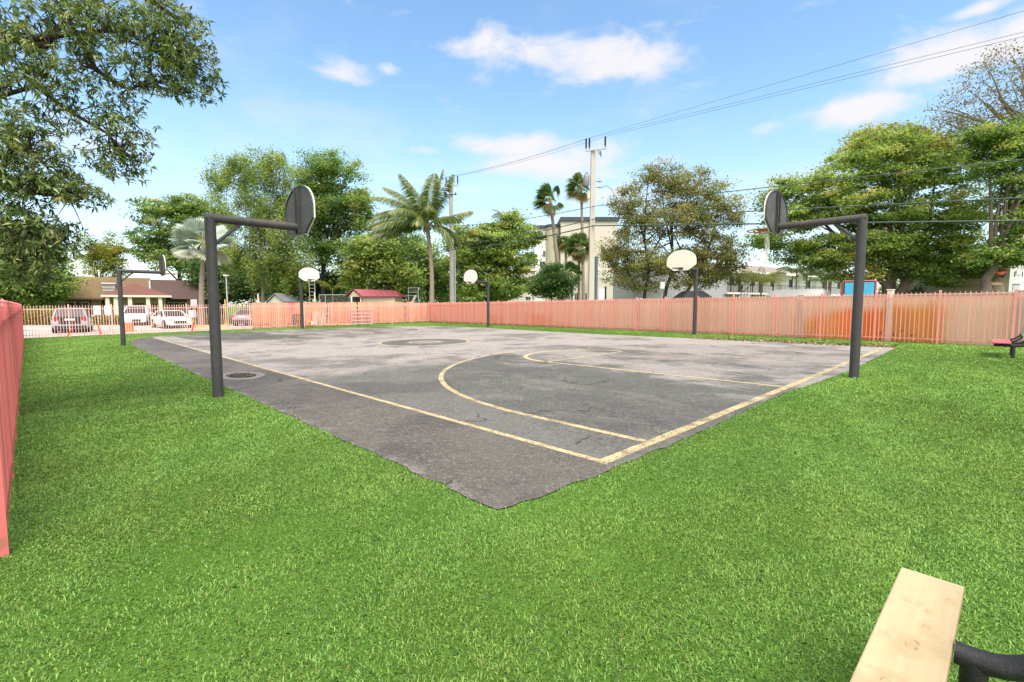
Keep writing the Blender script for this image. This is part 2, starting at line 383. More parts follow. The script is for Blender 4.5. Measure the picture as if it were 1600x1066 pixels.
def court_mat():
    m_ = bpy.data.materials.new('court_asphalt'); m_.use_nodes = True
    t = NT(m_.node_tree); p = t.n['Principled BSDF']; o = t.obj(); s, y, z = t.xyz(o); bb = t.m('MULTIPLY', y, -1)
    big = t.noise(o, .28, 6, .62, .4); mid = t.noise(o, 1.1, 6, .65, .3); fine = t.noise(o, 38, 4, .85); grit = t.noise(o, 95, 3, .9)
    streak = t.noise(t.vec(t.m('MULTIPLY', s, .25), t.m('MULTIPLY', y, 1.2), 3), .8, 5, .6)
    light = t.mix(mid, (.27, .238, .213), (.385, .345, .318))
    dark = t.mix(mid, (.048, .049, .043), (.125, .127, .111))
    strip = t.mix(mid, (.052, .045, .037), (.15, .132, .112))
    # the worn dark paint inside each three point arc, in the centre circle
    def arc(sign, s0, rad):
        ds_ = t.m('MULTIPLY', t.m('SUBTRACT', s, s0), sign); db_ = t.m('SUBTRACT', bb, B_MID)
        dd = t.m('SQRT', t.m('ADD', t.m('MULTIPLY', t.m('MAXIMUM', ds_, 0), t.m('MAXIMUM', ds_, 0)), t.m('MULTIPLY', db_, db_)))
        return t.step(dd, rad, rad - .06)
    a1 = arc(1, S_ARC, R_ARC); a2 = arc(-1, S_FAR - S_ARC, R_ARC)
    ring = t.m('SQRT', t.m('ADD', t.m('POWER', t.m('SUBTRACT', s, S_HALF), 2), t.m('POWER', t.m('SUBTRACT', bb, B_HALF), 2)))
    a3 = t.m('MULTIPLY', t.step(ring, 1.83, 1.78), t.step(ring, .75, .85, .4, 1))
    inside = t.m('MAXIMUM', a1, t.m('MAXIMUM', a2, a3))
    wn = t.noise(t.vec(t.m('MULTIPLY', s, .7), t.m('MULTIPLY', y, 1.3), 0), .62, 7, .72, .5)
    worn = t.step(t.m('ADD', wn, t.m('MULTIPLY', t.step(bb, 4.6, 6.6), .15)), .50, .68)
    inside = t.m('MAXIMUM', t.m('MULTIPLY', inside, t.m('SUBTRACT', 1.0, t.m('MULTIPLY', worn, .80))), t.m('MULTIPLY', a3, .9))
    scuff = t.m('MULTIPLY', t.step(t.noise(t.vec(t.m('MULTIPLY', s, .5), y, 5), 2.2, 7, .75, .6), .54, .70), .30)
    wedge = t.m('MULTIPLY', t.step(t.m('ADD', bb, t.m('MULTIPLY', t.m('SUBTRACT', big, .5), 3)), 4.6, 3.4), t.step(t.m('ADD', s, t.m('MULTIPLY', t.m('SUBTRACT', mid, .5), 3)), 9.0, 7.0))
    inside = t.m('MAXIMUM', inside, t.m('MULTIPLY', wedge, .85))
    c = t.mix(inside, light, dark); c = t.mix(scuff, c, (.25, .24, .22))
    out = t.step(bb, .05, -.1)
    c = t.mix(t.m('MULTIPLY', out, .9), c, strip)
    # damp and dirt
    damp = t.m('MULTIPLY', t.step(t.m('ADD', t.m('MULTIPLY', big, .6), t.m('MULTIPLY', mid, .4)), .49, .60), .6)
    damp = t.m('MAXIMUM', damp, t.m('MULTIPLY', t.m('MULTIPLY', out, t.step(t.noise(o, .62, 6, .65, .4), .46, .60)), .72))
    far = t.m('MULTIPLY', t.step(s, 19, 24), t.step(streak, .45, .6)); damp = t.m('MAXIMUM', damp, t.m('MULTIPLY', far, .7))
    c = t.mix(damp, c, (.046, .039, .034))
    edge_pale = t.m('MULTIPLY', t.step(bb, -1.25, -1.42), t.step(t.noise(o, 3, 5), .5, .62)); c = t.mix(t.m('MULTIPLY', edge_pale, .55), c, (.26, .23, .20))
    c = t.mix(t.m('MULTIPLY', t.step(t.m('ADD', t.m('MULTIPLY', fine, .6), t.m('MULTIPLY', grit, .4)), .50, .62), .55), c, t.mix(.5, c, (.50, .47, .44)))
    c = t.mix(t.m('MULTIPLY', t.step(grit, .50, .40), .7), c, (.028, .026, .025))
    mg = t.noise(o, 15, 5, .8); c = t.mix(t.m('MULTIPLY', t.step(mg, .50, .34), .45), c, (.035, .032, .030)); c = t.mix(t.m('MULTIPLY', t.step(mg, .55, .70), .28), c, (.45, .42, .39))
    # cracks
    vo = t.new('ShaderNodeTexVoronoi', feature='DISTANCE_TO_EDGE'); vo.inputs['Scale'].default_value = .42
    dist = t.new('ShaderNodeMix', data_type='VECTOR'); dist.inputs[0].default_value = .5
    nv = t.new('ShaderNodeTexNoise'); nv.inputs['Scale'].default_value = 1.6; nv.inputs['Detail'].default_value = 6; t.put(nv.inputs['Vector'], o)
    t.put(dist.inputs[4], o); t.put(dist.inputs[5], nv.outputs['Color']); t.put(vo.inputs['Vector'], dist.outputs[1])
    crack = t.m('MULTIPLY', t.step(vo.outputs['Distance'], .006, .001), t.step(t.noise(o, .7, 3), .46, .58))
    c = t.mix(t.m('MULTIPLY', crack, .85), c, (.025, .025, .02))
    t.put(p.inputs['Base Color'], c)
    t.put(p.inputs['Roughness'], t.m('SUBTRACT', .92, t.m('MULTIPLY', damp, .35)))
    p.inputs['Specular IOR Level'].default_value = .3
    t.put(p.inputs['Normal'], t.bump(t.m('ADD', t.m('MULTIPLY', fine, .7), t.m('MULTIPLY', grit, .6)), .55, .006))
    return m_
slope_s = 0.012 * DS.x + 0.0015 * DS.y; slope_b = 0.012 * DB.x + 0.0015 * DB.y
def court_obj(name, pts_faces, z, material):
    """pts in (s, b); built in the court's own frame so its materials read s and b directly"""
    b = MB()
    for pts in pts_faces:
        b.add([(s_, -b_, s_ * slope_s + b_ * slope_b + z) for s_, b_ in pts], [tuple(range(len(pts)))])
    o = b.build(name, material); o.location = C0; o.rotation_euler = (0, 0, ROT); o['kind'] = 'structure'
    return o
court_obj('court', [[sb(p) for p in POLY]], .012, court_mat())

def paint_mat():
    m_ = bpy.data.materials.new('worn_court_paint'); m_.use_nodes = True
    t = NT(m_.node_tree); p = t.n['Principled BSDF']; o = t.obj(); s, y, z = t.xyz(o); out = t.n['Material Output']
    wear = t.m('ADD', t.m('MULTIPLY', t.noise(o, 3.2, 6, .7), .6), t.m('MULTIPLY', t.noise(o, 55, 4, .8), .75))
    spk = t.noise(o, 24, 4, .85)
    wear = t.m('ADD', wear, t.m('MULTIPLY', t.attr('tone'), .35))
    c = t.mix(t.noise(o, 1.4, 5), (.45, .34, .15), (.52, .43, .26))
    c = t.mix(t.step(t.noise(o, 9, 5, .7), .5, .75), c, (.30, .21, .09))
    t.put(p.inputs['Base Color'], c); p.inputs['Roughness'].default_value = .8
    tr = t.new('ShaderNodeBsdfTransparent'); mx = t.new('ShaderNodeMixShader')
    t.put(mx.inputs[0], t.m('MULTIPLY', t.step(wear, .86, 1.06), t.step(spk, .36, .46))); t.l.new(tr.outputs[0], mx.inputs[1]); t.l.new(p.outputs[0], mx.inputs[2]); t.l.new(mx.outputs[0], out.inputs[0])
    return m_
M['paint'] = paint_mat()
lm = MB()
LZ = .016
def strip(pts, wd, tone):
    """painted line through (s, b) points"""
    lm.t = tone; n = len(pts); L = []; Rr = []
    for i in range(n):
        a = Vector(pts[max(i - 1, 0)]); c = Vector(pts[min(i + 1, n - 1)]); d = (c - a).normalized(); nn = Vector((-d.y, d.x)); p = Vector(pts[i])
        L.append(p + nn * wd / 2); Rr.append(p - nn * wd / 2)
    vs = [(q.x, -q.y, q.x * slope_s + q.y * slope_b + LZ) for q in L + Rr]
    lm.add(vs, [(i, i + 1, n + i + 1, n + i) for i in range(n - 1)])
def arcpts(c, r, a0, a1, n=40): return [(c[0] + r * math.cos(math.radians(a0 + (a1 - a0) * i / n)), c[1] + r * math.sin(math.radians(a0 + (a1 - a0) * i / n))) for i in range(n + 1)]
B0, B1 = 0.0, 14.9
strip([(x, B0) for x in np.linspace(.06, 28.6, 30)], .085, 1.0)              # sideline
strip([(0, x) for x in np.linspace(-.05, 15.2, 24)], .125, .92)              # baseline
strip([(x, .9) for x in np.linspace(.07, S_ARC, 6)] + arcpts((S_ARC, B_MID), R_ARC, -90, 0, 40)[1:], .10, .95)
strip(arcpts((S_ARC, B_MID), R_ARC, 0, 80, 30), .085, .62)
KA, KB, KS = 5.62, 9.3, 5.75
strip([(.07 + (KS - .07) * i / 8, KA) for i in range(9)], .09, 1.15)
strip([(1.6 + (KS - 1.6) * i / 8, KB) for i in range(9)], .08, .8)
strip([(KS, KA + .05 + (KB - KA - .1) * i / 6) for i in range(7)], .08, 1.1)
strip(arcpts((KS + .03, (KA + KB) / 2), 1.84, -88, 88, 36), .12, 1.6)
strip(arcpts((KS - .03, (KA + KB) / 2), 1.84, 150, 210, 12), .07, .65)
strip([(S_HALF, x) for x in np.linspace(.06, 14, 20)], .06, .12)
strip(arcpts((S_HALF, B_HALF), 1.83, 20, 380, 60), .09, 1.0)
strip(arcpts((S_HALF, B_HALF), .62, 0, 360, 24), .08, 1.0)
strip(arcpts((S_FAR - S_ARC, B_MID), R_ARC, 110, 250, 50), .10, .95)
strip(arcpts((S_FAR - KS, B_HALF), 1.84, 100, 260, 30), .09, .9)
strip([(S_FAR, x) for x in np.linspace(.06, 14.9, 20)], .07, .3)
for k in (KA, KB): strip([(S_FAR - KS + KS * i / 6, k) for i in range(7)], .06, .35)
lo = lm.build('court_markings', M['paint'], fix=False); lo.location = C0; lo.rotation_euler = (0, 0, ROT); lo['kind'] = 'structure'

# storm drain in the low strip beside the sideline
dp = G(377, 588)
dr = thing('storm_drain', 'dark sunken storm drain grate with pale concrete collar beside the sideline', 'drain', (dp.x, dp.y, float(gz(dp.x, dp.y)) + .014), ROT)
b = MB(); n = 40
ro = [(.72 * math.cos(2 * math.pi * k / n), .47 * math.sin(2 * math.pi * k / n), .004) for k in range(n)]
ri = [(.46 * math.cos(2 * math.pi * k / n), .29 * math.sin(2 * math.pi * k / n), .006) for k in range(n)]
b.add(ro + ri, [(k, (k + 1) % n, n + (k + 1) % n, n + k) for k in range(n)])
b.build('collar', mat('drain_collar', (.17, .155, .14), .85, 0, .25, 4, .2, 40, col2=(.12, .11, .10)), dr)
b = MB(); b.add([(x * .99, y * .99, .008) for x, y, z in ri], [tuple(range(n))]); b.build('grate', mat('wet_grate', (.02, .018, .015), .3, 0, .5, 9, col2=(.07, .055, .04)), dr)
b = MB(); rd = random.Random(3)
for k in range(26):
    a, r_ = rd.uniform(0, 6.28), rd.uniform(.05, .9) ** .5
    b.box((.44 * r_ * math.cos(a), .27 * r_ * math.sin(a), .018), (rd.uniform(.03, .09), rd.uniform(.02, .04), .012), rd.uniform(0, 3), rd.uniform(-.3, .3))
b.build('leaf_litter', mat('leaf_litter', (.10, .06, .035), .9, 0, .5, 20), dr)['kind'] = 'stuff'

# lots and street beyond the fences
def wpts(l): return [(p[0], p[1]) for p in l]
FL0, FL1 = cs(34.7, -5.05), cs(34.7, 21.4)                      # far-left picket fence, from the left corner to the far corner
ND = (FL1 - FL0).normalized(); NN = Vector((-ND.y, ND.x, 0))      # NN points away from the court
if NN.dot(DS) < 0: NN = -NN
sheet('parking_lot', [FL0 + NN * .6 - ND * 2.5, FL0 + NN * .6 + ND * 16.5, FL0 + NN * 14 + ND * 16.5, FL0 + NN * 11.5 - ND * 6.5], .006, M['pave'])
sheet('access_road', [(-62, 36.5), (-27.5, 36.5), (-25, 43), (-62, 43)], .010, M['pave'])
RF0, RF1 = cs(-2.85, 18.1), cs(34.7, 21.4)                           # right picket fence through these two points
rd_ = (RF1 - RF0); rd_.z = 0; rd_.normalize(); RN = Vector((rd_.y, -rd_.x, 0))
if RN.dot(DB) < 0: RN = -RN
sheet('street', [RF0 - rd_ * 40 + RN * 3, RF1 + rd_ * 60 + RN * 3, RF1 + rd_ * 60 + RN * 15, RF0 - rd_ * 40 + RN * 15], .006, M['road'])
sheet('pavement', [RF0 - rd_ * 40 + RN * 15.2, RF1 + rd_ * 60 + RN * 15.2, RF1 + rd_ * 60 + RN * 18, RF0 - rd_ * 40 + RN * 18], .02, M['pave'])

# ------------------------------------------------------------------ fences and the wall behind them
H_FENCE = 1.77
def picket_fence(name, label, p0, p1, bay, mat_p, gap=.127, pk=.026, finial=True, height=H_FENCE, hh=.012, post_w=.065, zs=None):
    root = thing(name, label, 'fence', (p0.x, p0.y, 0))
    d = (p1 - p0); d.z = 0; L = d.length; d.normalize(); a = math.atan2(d.y, d.x); nb = max(1, round(L / bay)); bay = L / nb
    proto_panel = proto_post = None
    for i in range(nb + 1):
        q = p0 + d * (bay * i); z = float(gz(q.x, q.y))
        if proto_post is None:
            b = MB(); b.bb(-post_w / 2, post_w / 2, -post_w / 2, post_w / 2, -.05, height + .06)
            b.add([(-post_w * .6, -post_w * .6, height + .06), (post_w * .6, -post_w * .6, height + .06), (post_w * .6, post_w * .6, height + .06), (-post_w * .6, post_w * .6, height + .06), (0, 0, height + .10)],
                  [(3, 2, 1, 0), (0, 1, 4), (1, 2, 4), (2, 3, 4), (3, 0, 4)])
            o = proto_post = b.build('post', mat_p, root)
        else: o = proto_post.copy(); COL.objects.link(o); o.parent = root
        o.location = (q.x - p0.x, q.y - p0.y, z); o.rotation_euler = (0, 0, a)
        if zs: o.scale = (1, 1, zs[0] + (zs[1] - zs[0]) * i / nb)
        if i == nb: break
        z1 = float(gz((q + d * bay).x, (q + d * bay).y))
        if proto_panel is None:
            b = MB(); n = max(2, round(bay / gap)); g = bay / n
            for z_ in (.16, height - .17): b.bb(post_w / 2 + .002, bay - post_w / 2 - .002, -.019, .019, z_ - .019, z_ + .019)
            rp = random.Random(2)
            for k in range(1, n):
                x = k * g; t_ = height + rp.uniform(-.01, .01); h2 = pk / 2
                b.t = rp.random()
                b.bb(x - h2, x + h2, -h2 - .008, h2 - .008 + .016, .05, t_)
                if finial: b.add([(x - h2, -h2, t_), (x + h2, -h2, t_), (x + h2, h2, t_), (x - h2, h2, t_), (x, 0, t_ + .04)], [(0, 1, 4), (1, 2, 4), (2, 3, 4), (3, 0, 4)])
            o = proto_panel = b.build('picket_panel', mat_p, root)
        else: o = proto_panel.copy(); COL.objects.link(o); o.parent = root
        o.location = (q.x - p0.x, q.y - p0.y, z); o.rotation_euler = (0, -math.atan2(z1 - z, bay), a)
        if zs: o.scale = (1, 1, zs[0] + (zs[1] - zs[0]) * (i + .5) / nb)
    return root
def fence_mat(name, c1, c2, kv=.25):
    m_ = bpy.data.materials.new(name); m_.use_nodes = True
    t = NT(m_.node_tree); p = t.n['Principled BSDF']; o = t.obj(); x, y, z = t.xyz(o)
    c = t.mix(t.noise(o, 1.2, 5, .65), c1, c2)
    k = t.m('ADD', t.m('MULTIPLY', t.attr('tone'), kv), 1 - kv * .5); c = t.mix(1., c, t.vec(k, k, k), 'MULTIPLY')
    c = t.mix(t.m('MULTIPLY', t.step(z, .3, .05), t.step(t.noise(o, 9, 4), .45, .6)), c, (.33, .13, .07))
    t.put(p.inputs['Base Color'], c); p.inputs['Roughness'].default_value = .5
    return m_
M['pf'] = fence_mat('pink_pickets', (.68, .225, .185), (.76, .32, .265))
M['pf_deep'] = fence_mat('deep_pink_pickets', (.52, .105, .105), (.60, .17, .155), .6)
M['pf_pale'] = fence_mat('pale_pink_pickets', (.76, .40, .36), (.80, .46, .41))
right_end = RF0 - rd_ * 9.0
picket_fence('picket_fence', 'long pink picket fence in front of the beige stained wall, behind the bench', right_end, RF1, 1.8, M['pf'])
picket_fence('picket_fence', 'see-through pale pink picket fence before the parked cars and orange boards', RF1, FL0, 1.85, M['pf_pale'])
LN = G(0, 900); dl = Vector((LN.x - FL0.x, LN.y - FL0.y, 0))
LN = FL0 + dl * .99
picket_fence('picket_fence', 'deep pink picket fence at the left edge, seen almost end on', FL0, LN, 1.95, M['pf_deep'], gap=.115, height=1.72, zs=(1.04, .915))

# beige precast wall with rust stains
WOFF = .34
wa = right_end - rd_ * 0 + RN * WOFF; wb = RF1 + RN * WOFF + rd_ * .1
wl = (wb - wa); wl.z = 0; WL = wl.length; WA = math.atan2(wl.y, wl.x)
def along_wall(px):                            # distance along the wall of the wall point in pixel column px
    k = (px - 800) / F * 1.003; u = wl.normalized()
    # wa + u t : x = k y
    t_ = (k * wa.y - wa.x) / (u.x - k * u.y); return t_
def wall_mat():
    m_ = bpy.data.materials.new('stained_wall'); m_.use_nodes = True
    t = NT(m_.node_tree); p = t.n['Principled BSDF']; o = t.obj(); x, y, z = t.xyz(o)
    c = t.mix(t.noise(o, .5, 6, .6), (.62, .515, .365), (.70, .59, .43))
    c = t.mix(t.step(x, along_wall(1000), along_wall(790)), c, (.64, .43, .32))
    jn = t.noise(t.vec(t.m('MULTIPLY', x, 1.0), y, t.m('MULTIPLY', z, .35)), 1.6, 6, .7)
    for px, wd, top, col, k in ((1358, 1.15, 1.6, (.70, .19, .03), 1.5), (1318, .7, 1.5, (.72, .24, .045), 1.3), (1283, .8, 1.4, (.72, .33, .08), 1.0), (1258, .7, 1.2, (.57, .28, .09), .5), (1425, 1.1, 1.9, (.62, .30, .06), 1.1),
                                (1402, .5, 1.7, (.50, .22, .06), .6), (850, 1.3, 1.05, (.56, .22, .09), .85), (832, .9, 1.2, (.58, .25, .10), .55), (775, 1.5, 1.0, (.58, .23, .08), .75), (880, 1.2, .6, (.55, .25, .11), .5), (1010, 2.2, .45, (.50, .29, .15), .3), (1150, 2.2, .35, (.50, .30, .16), .4)):
        x0 = along_wall(px)
        f = t.step(t.m('ABSOLUTE', t.m('SUBTRACT', t.m('ADD', x, t.m('MULTIPLY', t.m('SUBTRACT', jn, .5), .7)), x0)), wd, wd * .45)
        h = t.step(t.m('ADD', z, t.m('MULTIPLY', t.m('SUBTRACT', jn, .5), .6)), top, top * .62)
        c = t.mix(t.m('MULTIPLY', t.m('MULTIPLY', f, h), k, clamp=True), c, col)
    # mildew flecks in the ochre stain and along the foot
    fl = t.m('MULTIPLY', t.step(t.noise(o, 4.5, 4, .7), .58, .64), t.m('MULTIPLY', t.step(t.m('ABSOLUTE', t.m('SUBTRACT', x, along_wall(1420))), 1.0, .75), t.m('MULTIPLY', t.step(z, .12, .3), t.step(z, .85, .55))))
    c = t.mix(t.m('MULTIPLY', fl, .85), c, (.06, .04, .03))
    c = t.mix(t.m('MULTIPLY', t.step(z, .22, .02), t.step(t.noise(o, 5, 5), .35, .6)), c, (.24, .16, .09))
    br = t.new('ShaderNodeTexBrick'); t.put(br.inputs['Vector'], t.vec(x, z, 0)); br.inputs['Scale'].default_value = 1; br.inputs['Brick Width'].default_value = .42; br.inputs['Row Height'].default_value = .21; br.inputs['Mortar Size'].default_value = .006
    c = t.mix(t.m('MULTIPLY', br.outputs['Fac'], .22), c, (.30, .22, .15))
    t.put(p.inputs['Base Color'], c); p.inputs['Roughness'].default_value = .9
    t.put(p.inputs['Normal'], t.bump(t.noise(o, 25, 4), .2))
    return m_
M['wall'] = wall_mat()
wt = thing('boundary_wall', 'beige concrete wall with orange rust stains behind the long pink picket fence', 'wall', (wa.x, wa.y, 0), WA)
zA, zB = float(gz(wa.x, wa.y)), float(gz(wb.x, wb.y)); HW = 1.70
b = MB(); N_ = 24
for i in range(N_):
    x0, x1 = WL * i / N_, WL * (i + 1) / N_
    za, zb = zA + (zB - zA) * i / N_, zA + (zB - zA) * (i + 1) / N_
    b.add([(x0, 0, za - .3), (x1, 0, zb - .3), (x1, 0, zb + HW), (x0, 0, za + HW), (x0, .14, za - .3), (x1, .14, zb - .3), (x1, .14, zb + HW), (x0, .14, za + HW)],
          [(0, 1, 2, 3), (5, 4, 7, 6), (3, 2, 6, 7)] + ([(0, 3, 7, 4)] if i == 0 else []) + ([(1, 5, 6, 2)] if i == N_ - 1 else []))
b.build('wall_panel', M['wall'], wt)
b = MB()
for i in range(N_):
    x0, x1 = WL * i / N_, WL * (i + 1) / N_; zm = zA + (zB - zA) * (i + .5) / N_
    b.bb(x0, x1 - .004, -.03, .17, zm + HW + .004, zm + HW + .05)
b.build('coping', M['beige'], wt)
pil = None
for px, hgt, wd in ((1388, 1.90, .17), (1250, 1.78, .2), (795, 1.75, .2), (697, 1.76, .22), (1000, 1.76, .2), (1590, 1.78, .22)):
    x0 = along_wall(px); zz = zA + (zB - zA) * x0 / WL
    b = MB(); b.bb(-wd / 2, wd / 2, -.035, .18, -.3, hgt); b.bb(-wd / 2 - .02, wd / 2 + .02, -.055, .20, hgt, hgt + .04)
    o = b.build('pilaster', M['cream'] if px in (1388, 795) else M['beige'], wt, bevel=.008); o.location = (x0, 0, zz)

# orange board fence behind the far-left pickets
bx0 = G(398, 517); a0 = FL1 + NN * .5; a1 = FL0 + NN * .5
kk = (398 - 800) / F * 1.003; u_ = (a1 - a0); u_.z = 0; u_.normalize(); tb = (kk * a0.y - a0.x) / (u_.x - kk * u_.y)
ba = a0 + u_ * tb; bb_ = a0 - u_ * .2; LB = (bb_ - ba).length; BA = math.atan2((bb_ - ba).y, (bb_ - ba).x)
bf = thing('board_fence', 'salmon orange wooden board fence behind the pickets and the far hoop', 'fence', (ba.x, ba.y, 0), BA)
b = MB(); rb = random.Random(11); x = 0; gaps = (4.9 / 13, .0)
zl, zr = float(gz(ba.x, ba.y)), float(gz(bb_.x, bb_.y))
gap_px = [558, 512, 632]
gx_ = []
for g_ in gap_px:
    k_ = (g_ - 800) / F * 1.003; t_ = (k_ * ba.y - ba.x) / (-u_.x - k_ * -u_.y); gx_.append(t_)
while x < LB - .15:
    wd = rb.uniform(.135, .145); b.t = rb.random(); zz = zl + (zr - zl) * x / LB
    h = 1.9 + rb.uniform(-.012, .012) - (.0 if x < LB * .9 else .12)
    if not any(abs(x - g_) < .09 for g_ in gx_):
        b.bb(x, x + wd, -.012, .012, zz + .06, zz + h)
    x += wd + .004
b.build('boards', M['boards'], bf)
for z_ in (.35, 1.0, 1.6):
    b = MB(); b.beam((0, .035, zl + z_), (LB, .035, zr + z_), .04, .09); b.build('rail', M['boards'], bf)
for i in range(7):
    x_ = LB * i / 6; b = MB(); b.bb(x_ - .05, x_ + .05, .06, .16, zl + (zr - zl) * i / 6 - .1, zl + (zr - zl) * i / 6 + 1.82); b.build('post', M['boards'], bf)

# things leaning between the pickets and the boards
def at_gap(px, off=.28):
    a = FL1 + NN * off; k = (px - 800) / F * 1.003; t_ = (k * a.y - a.x) / (u_.x - k * u_.y); p = a + u_ * t_; return Vector((p.x, p.y, float(gz(p.x, p.y))))
FA = math.atan2(-u_.y, -u_.x)
p = at_gap(566, -.22); g = thing('gate_panel', 'faded mauve grid gate panel leaning against the pickets before the orange boards', 'gate panel', p, FA)
b = MB()
for k in range(5): b.bb(-.85, .85, -.02, .02, .06 + .29 * k, .135 + .29 * k)
fr = MB(); fr.bb(-.90, -.85, -.025, .025, .02, 1.33); fr.bb(.85, .90, -.025, .025, .02, 1.33); fr.bb(-.03, .03, -.025, .025, .02, 1.28)
for k in range(11):
    if k != 5: b.bb(-.83 + .166 * k - .006, -.83 + .166 * k + .006, -.008, .008, .1, 1.26)
mg = mat('mauve_gate_paint', (.52, .33, .34), .6, 0, .2, 4); b.build('bars', mg, g); fr.build('frame', mg, g); g.rotation_euler = (math.radians(-6), 0, FA)
p = at_gap(500, .25); g = thing('board_stack', 'pale weathered boards leaning on the orange fence beside the far hoop', 'boards', p, FA)
b = MB(); rb = random.Random(4)
for k in range(7): b.t = rb.random(); b.box((-.45 + .14 * k, .06 - .01 * k, .62), (.12, .02, 1.2 + rb.uniform(-.12, .1)), 0, rb.uniform(-.1, .1), -.16)
b.build('boards', M['wood_pale'], g)
p = at_gap(466, .22); g = thing('folding_chair', 'dark slatted folding chair leaning on the orange boards behind the far hoop pole', 'chair', p, FA)
b = MB()
for k in range(5): b.bb(-.32 + .15 * k, -.27 + .15 * k, -.02, .02, .05, 1.0)
mm = mat('dark_plum_wood', (.07, .03, .04), .7); b.build('slats', mm, g)
b = MB(); b.bb(-.36, .36, -.045, -.022, .92, 1.0); b.bb(-.36, .36, -.045, -.022, .45, .52); b.build('frame', mm, g); g.rotation_euler = (-.12, 0, FA)
p = at_gap(481, .2); b = MB()
def lump(b, c, r, sx=1, sy=1, sz=1, seed=0, n=10):
    rs = random.Random(seed); rings = []
    for i in range(1, n):
        th = math.pi * i / n; rings.append([Vector(c) + Vector((sx * r * math.sin(th) * math.cos(6.283 * k / 14), sy * r * math.sin(th) * math.sin(6.283 * k / 14), sz * r * math.cos(th))) * 1.0 + Vector((rs.uniform(-1, 1), rs.uniform(-1, 1), rs.uniform(-1, 1))) * r * .09 for k in range(14)])
    b.loft(rings)
lump(b, (0, 0, .32), .3, 1, .7, 1.05, 1); tag(b.build('bag', M['orange_bag'], smooth=True), 'orange plastic bag slumped at the foot of the far hoop fence', 'bag').location = p
p = at_gap(487, .2); b = MB(); lump(b, (0, 0, .22), .24, .9, .7, .95, 2); tag(b.build('bag', M['white_plastic'], smooth=True), 'small white plastic bag beside the orange bag', 'bag').location = p
p = at_gap(533, -.1); b = MB(); b.box((0, 0, .08), (2.6, .05, .07), 0, .01); o = b.build('timber_rail', M['pf_pale']); o.location = p; o.rotation_euler = (0, 0, FA); tag(o, 'fallen pale pink rail lying along the foot of the pickets left of the grid gate', 'rail')

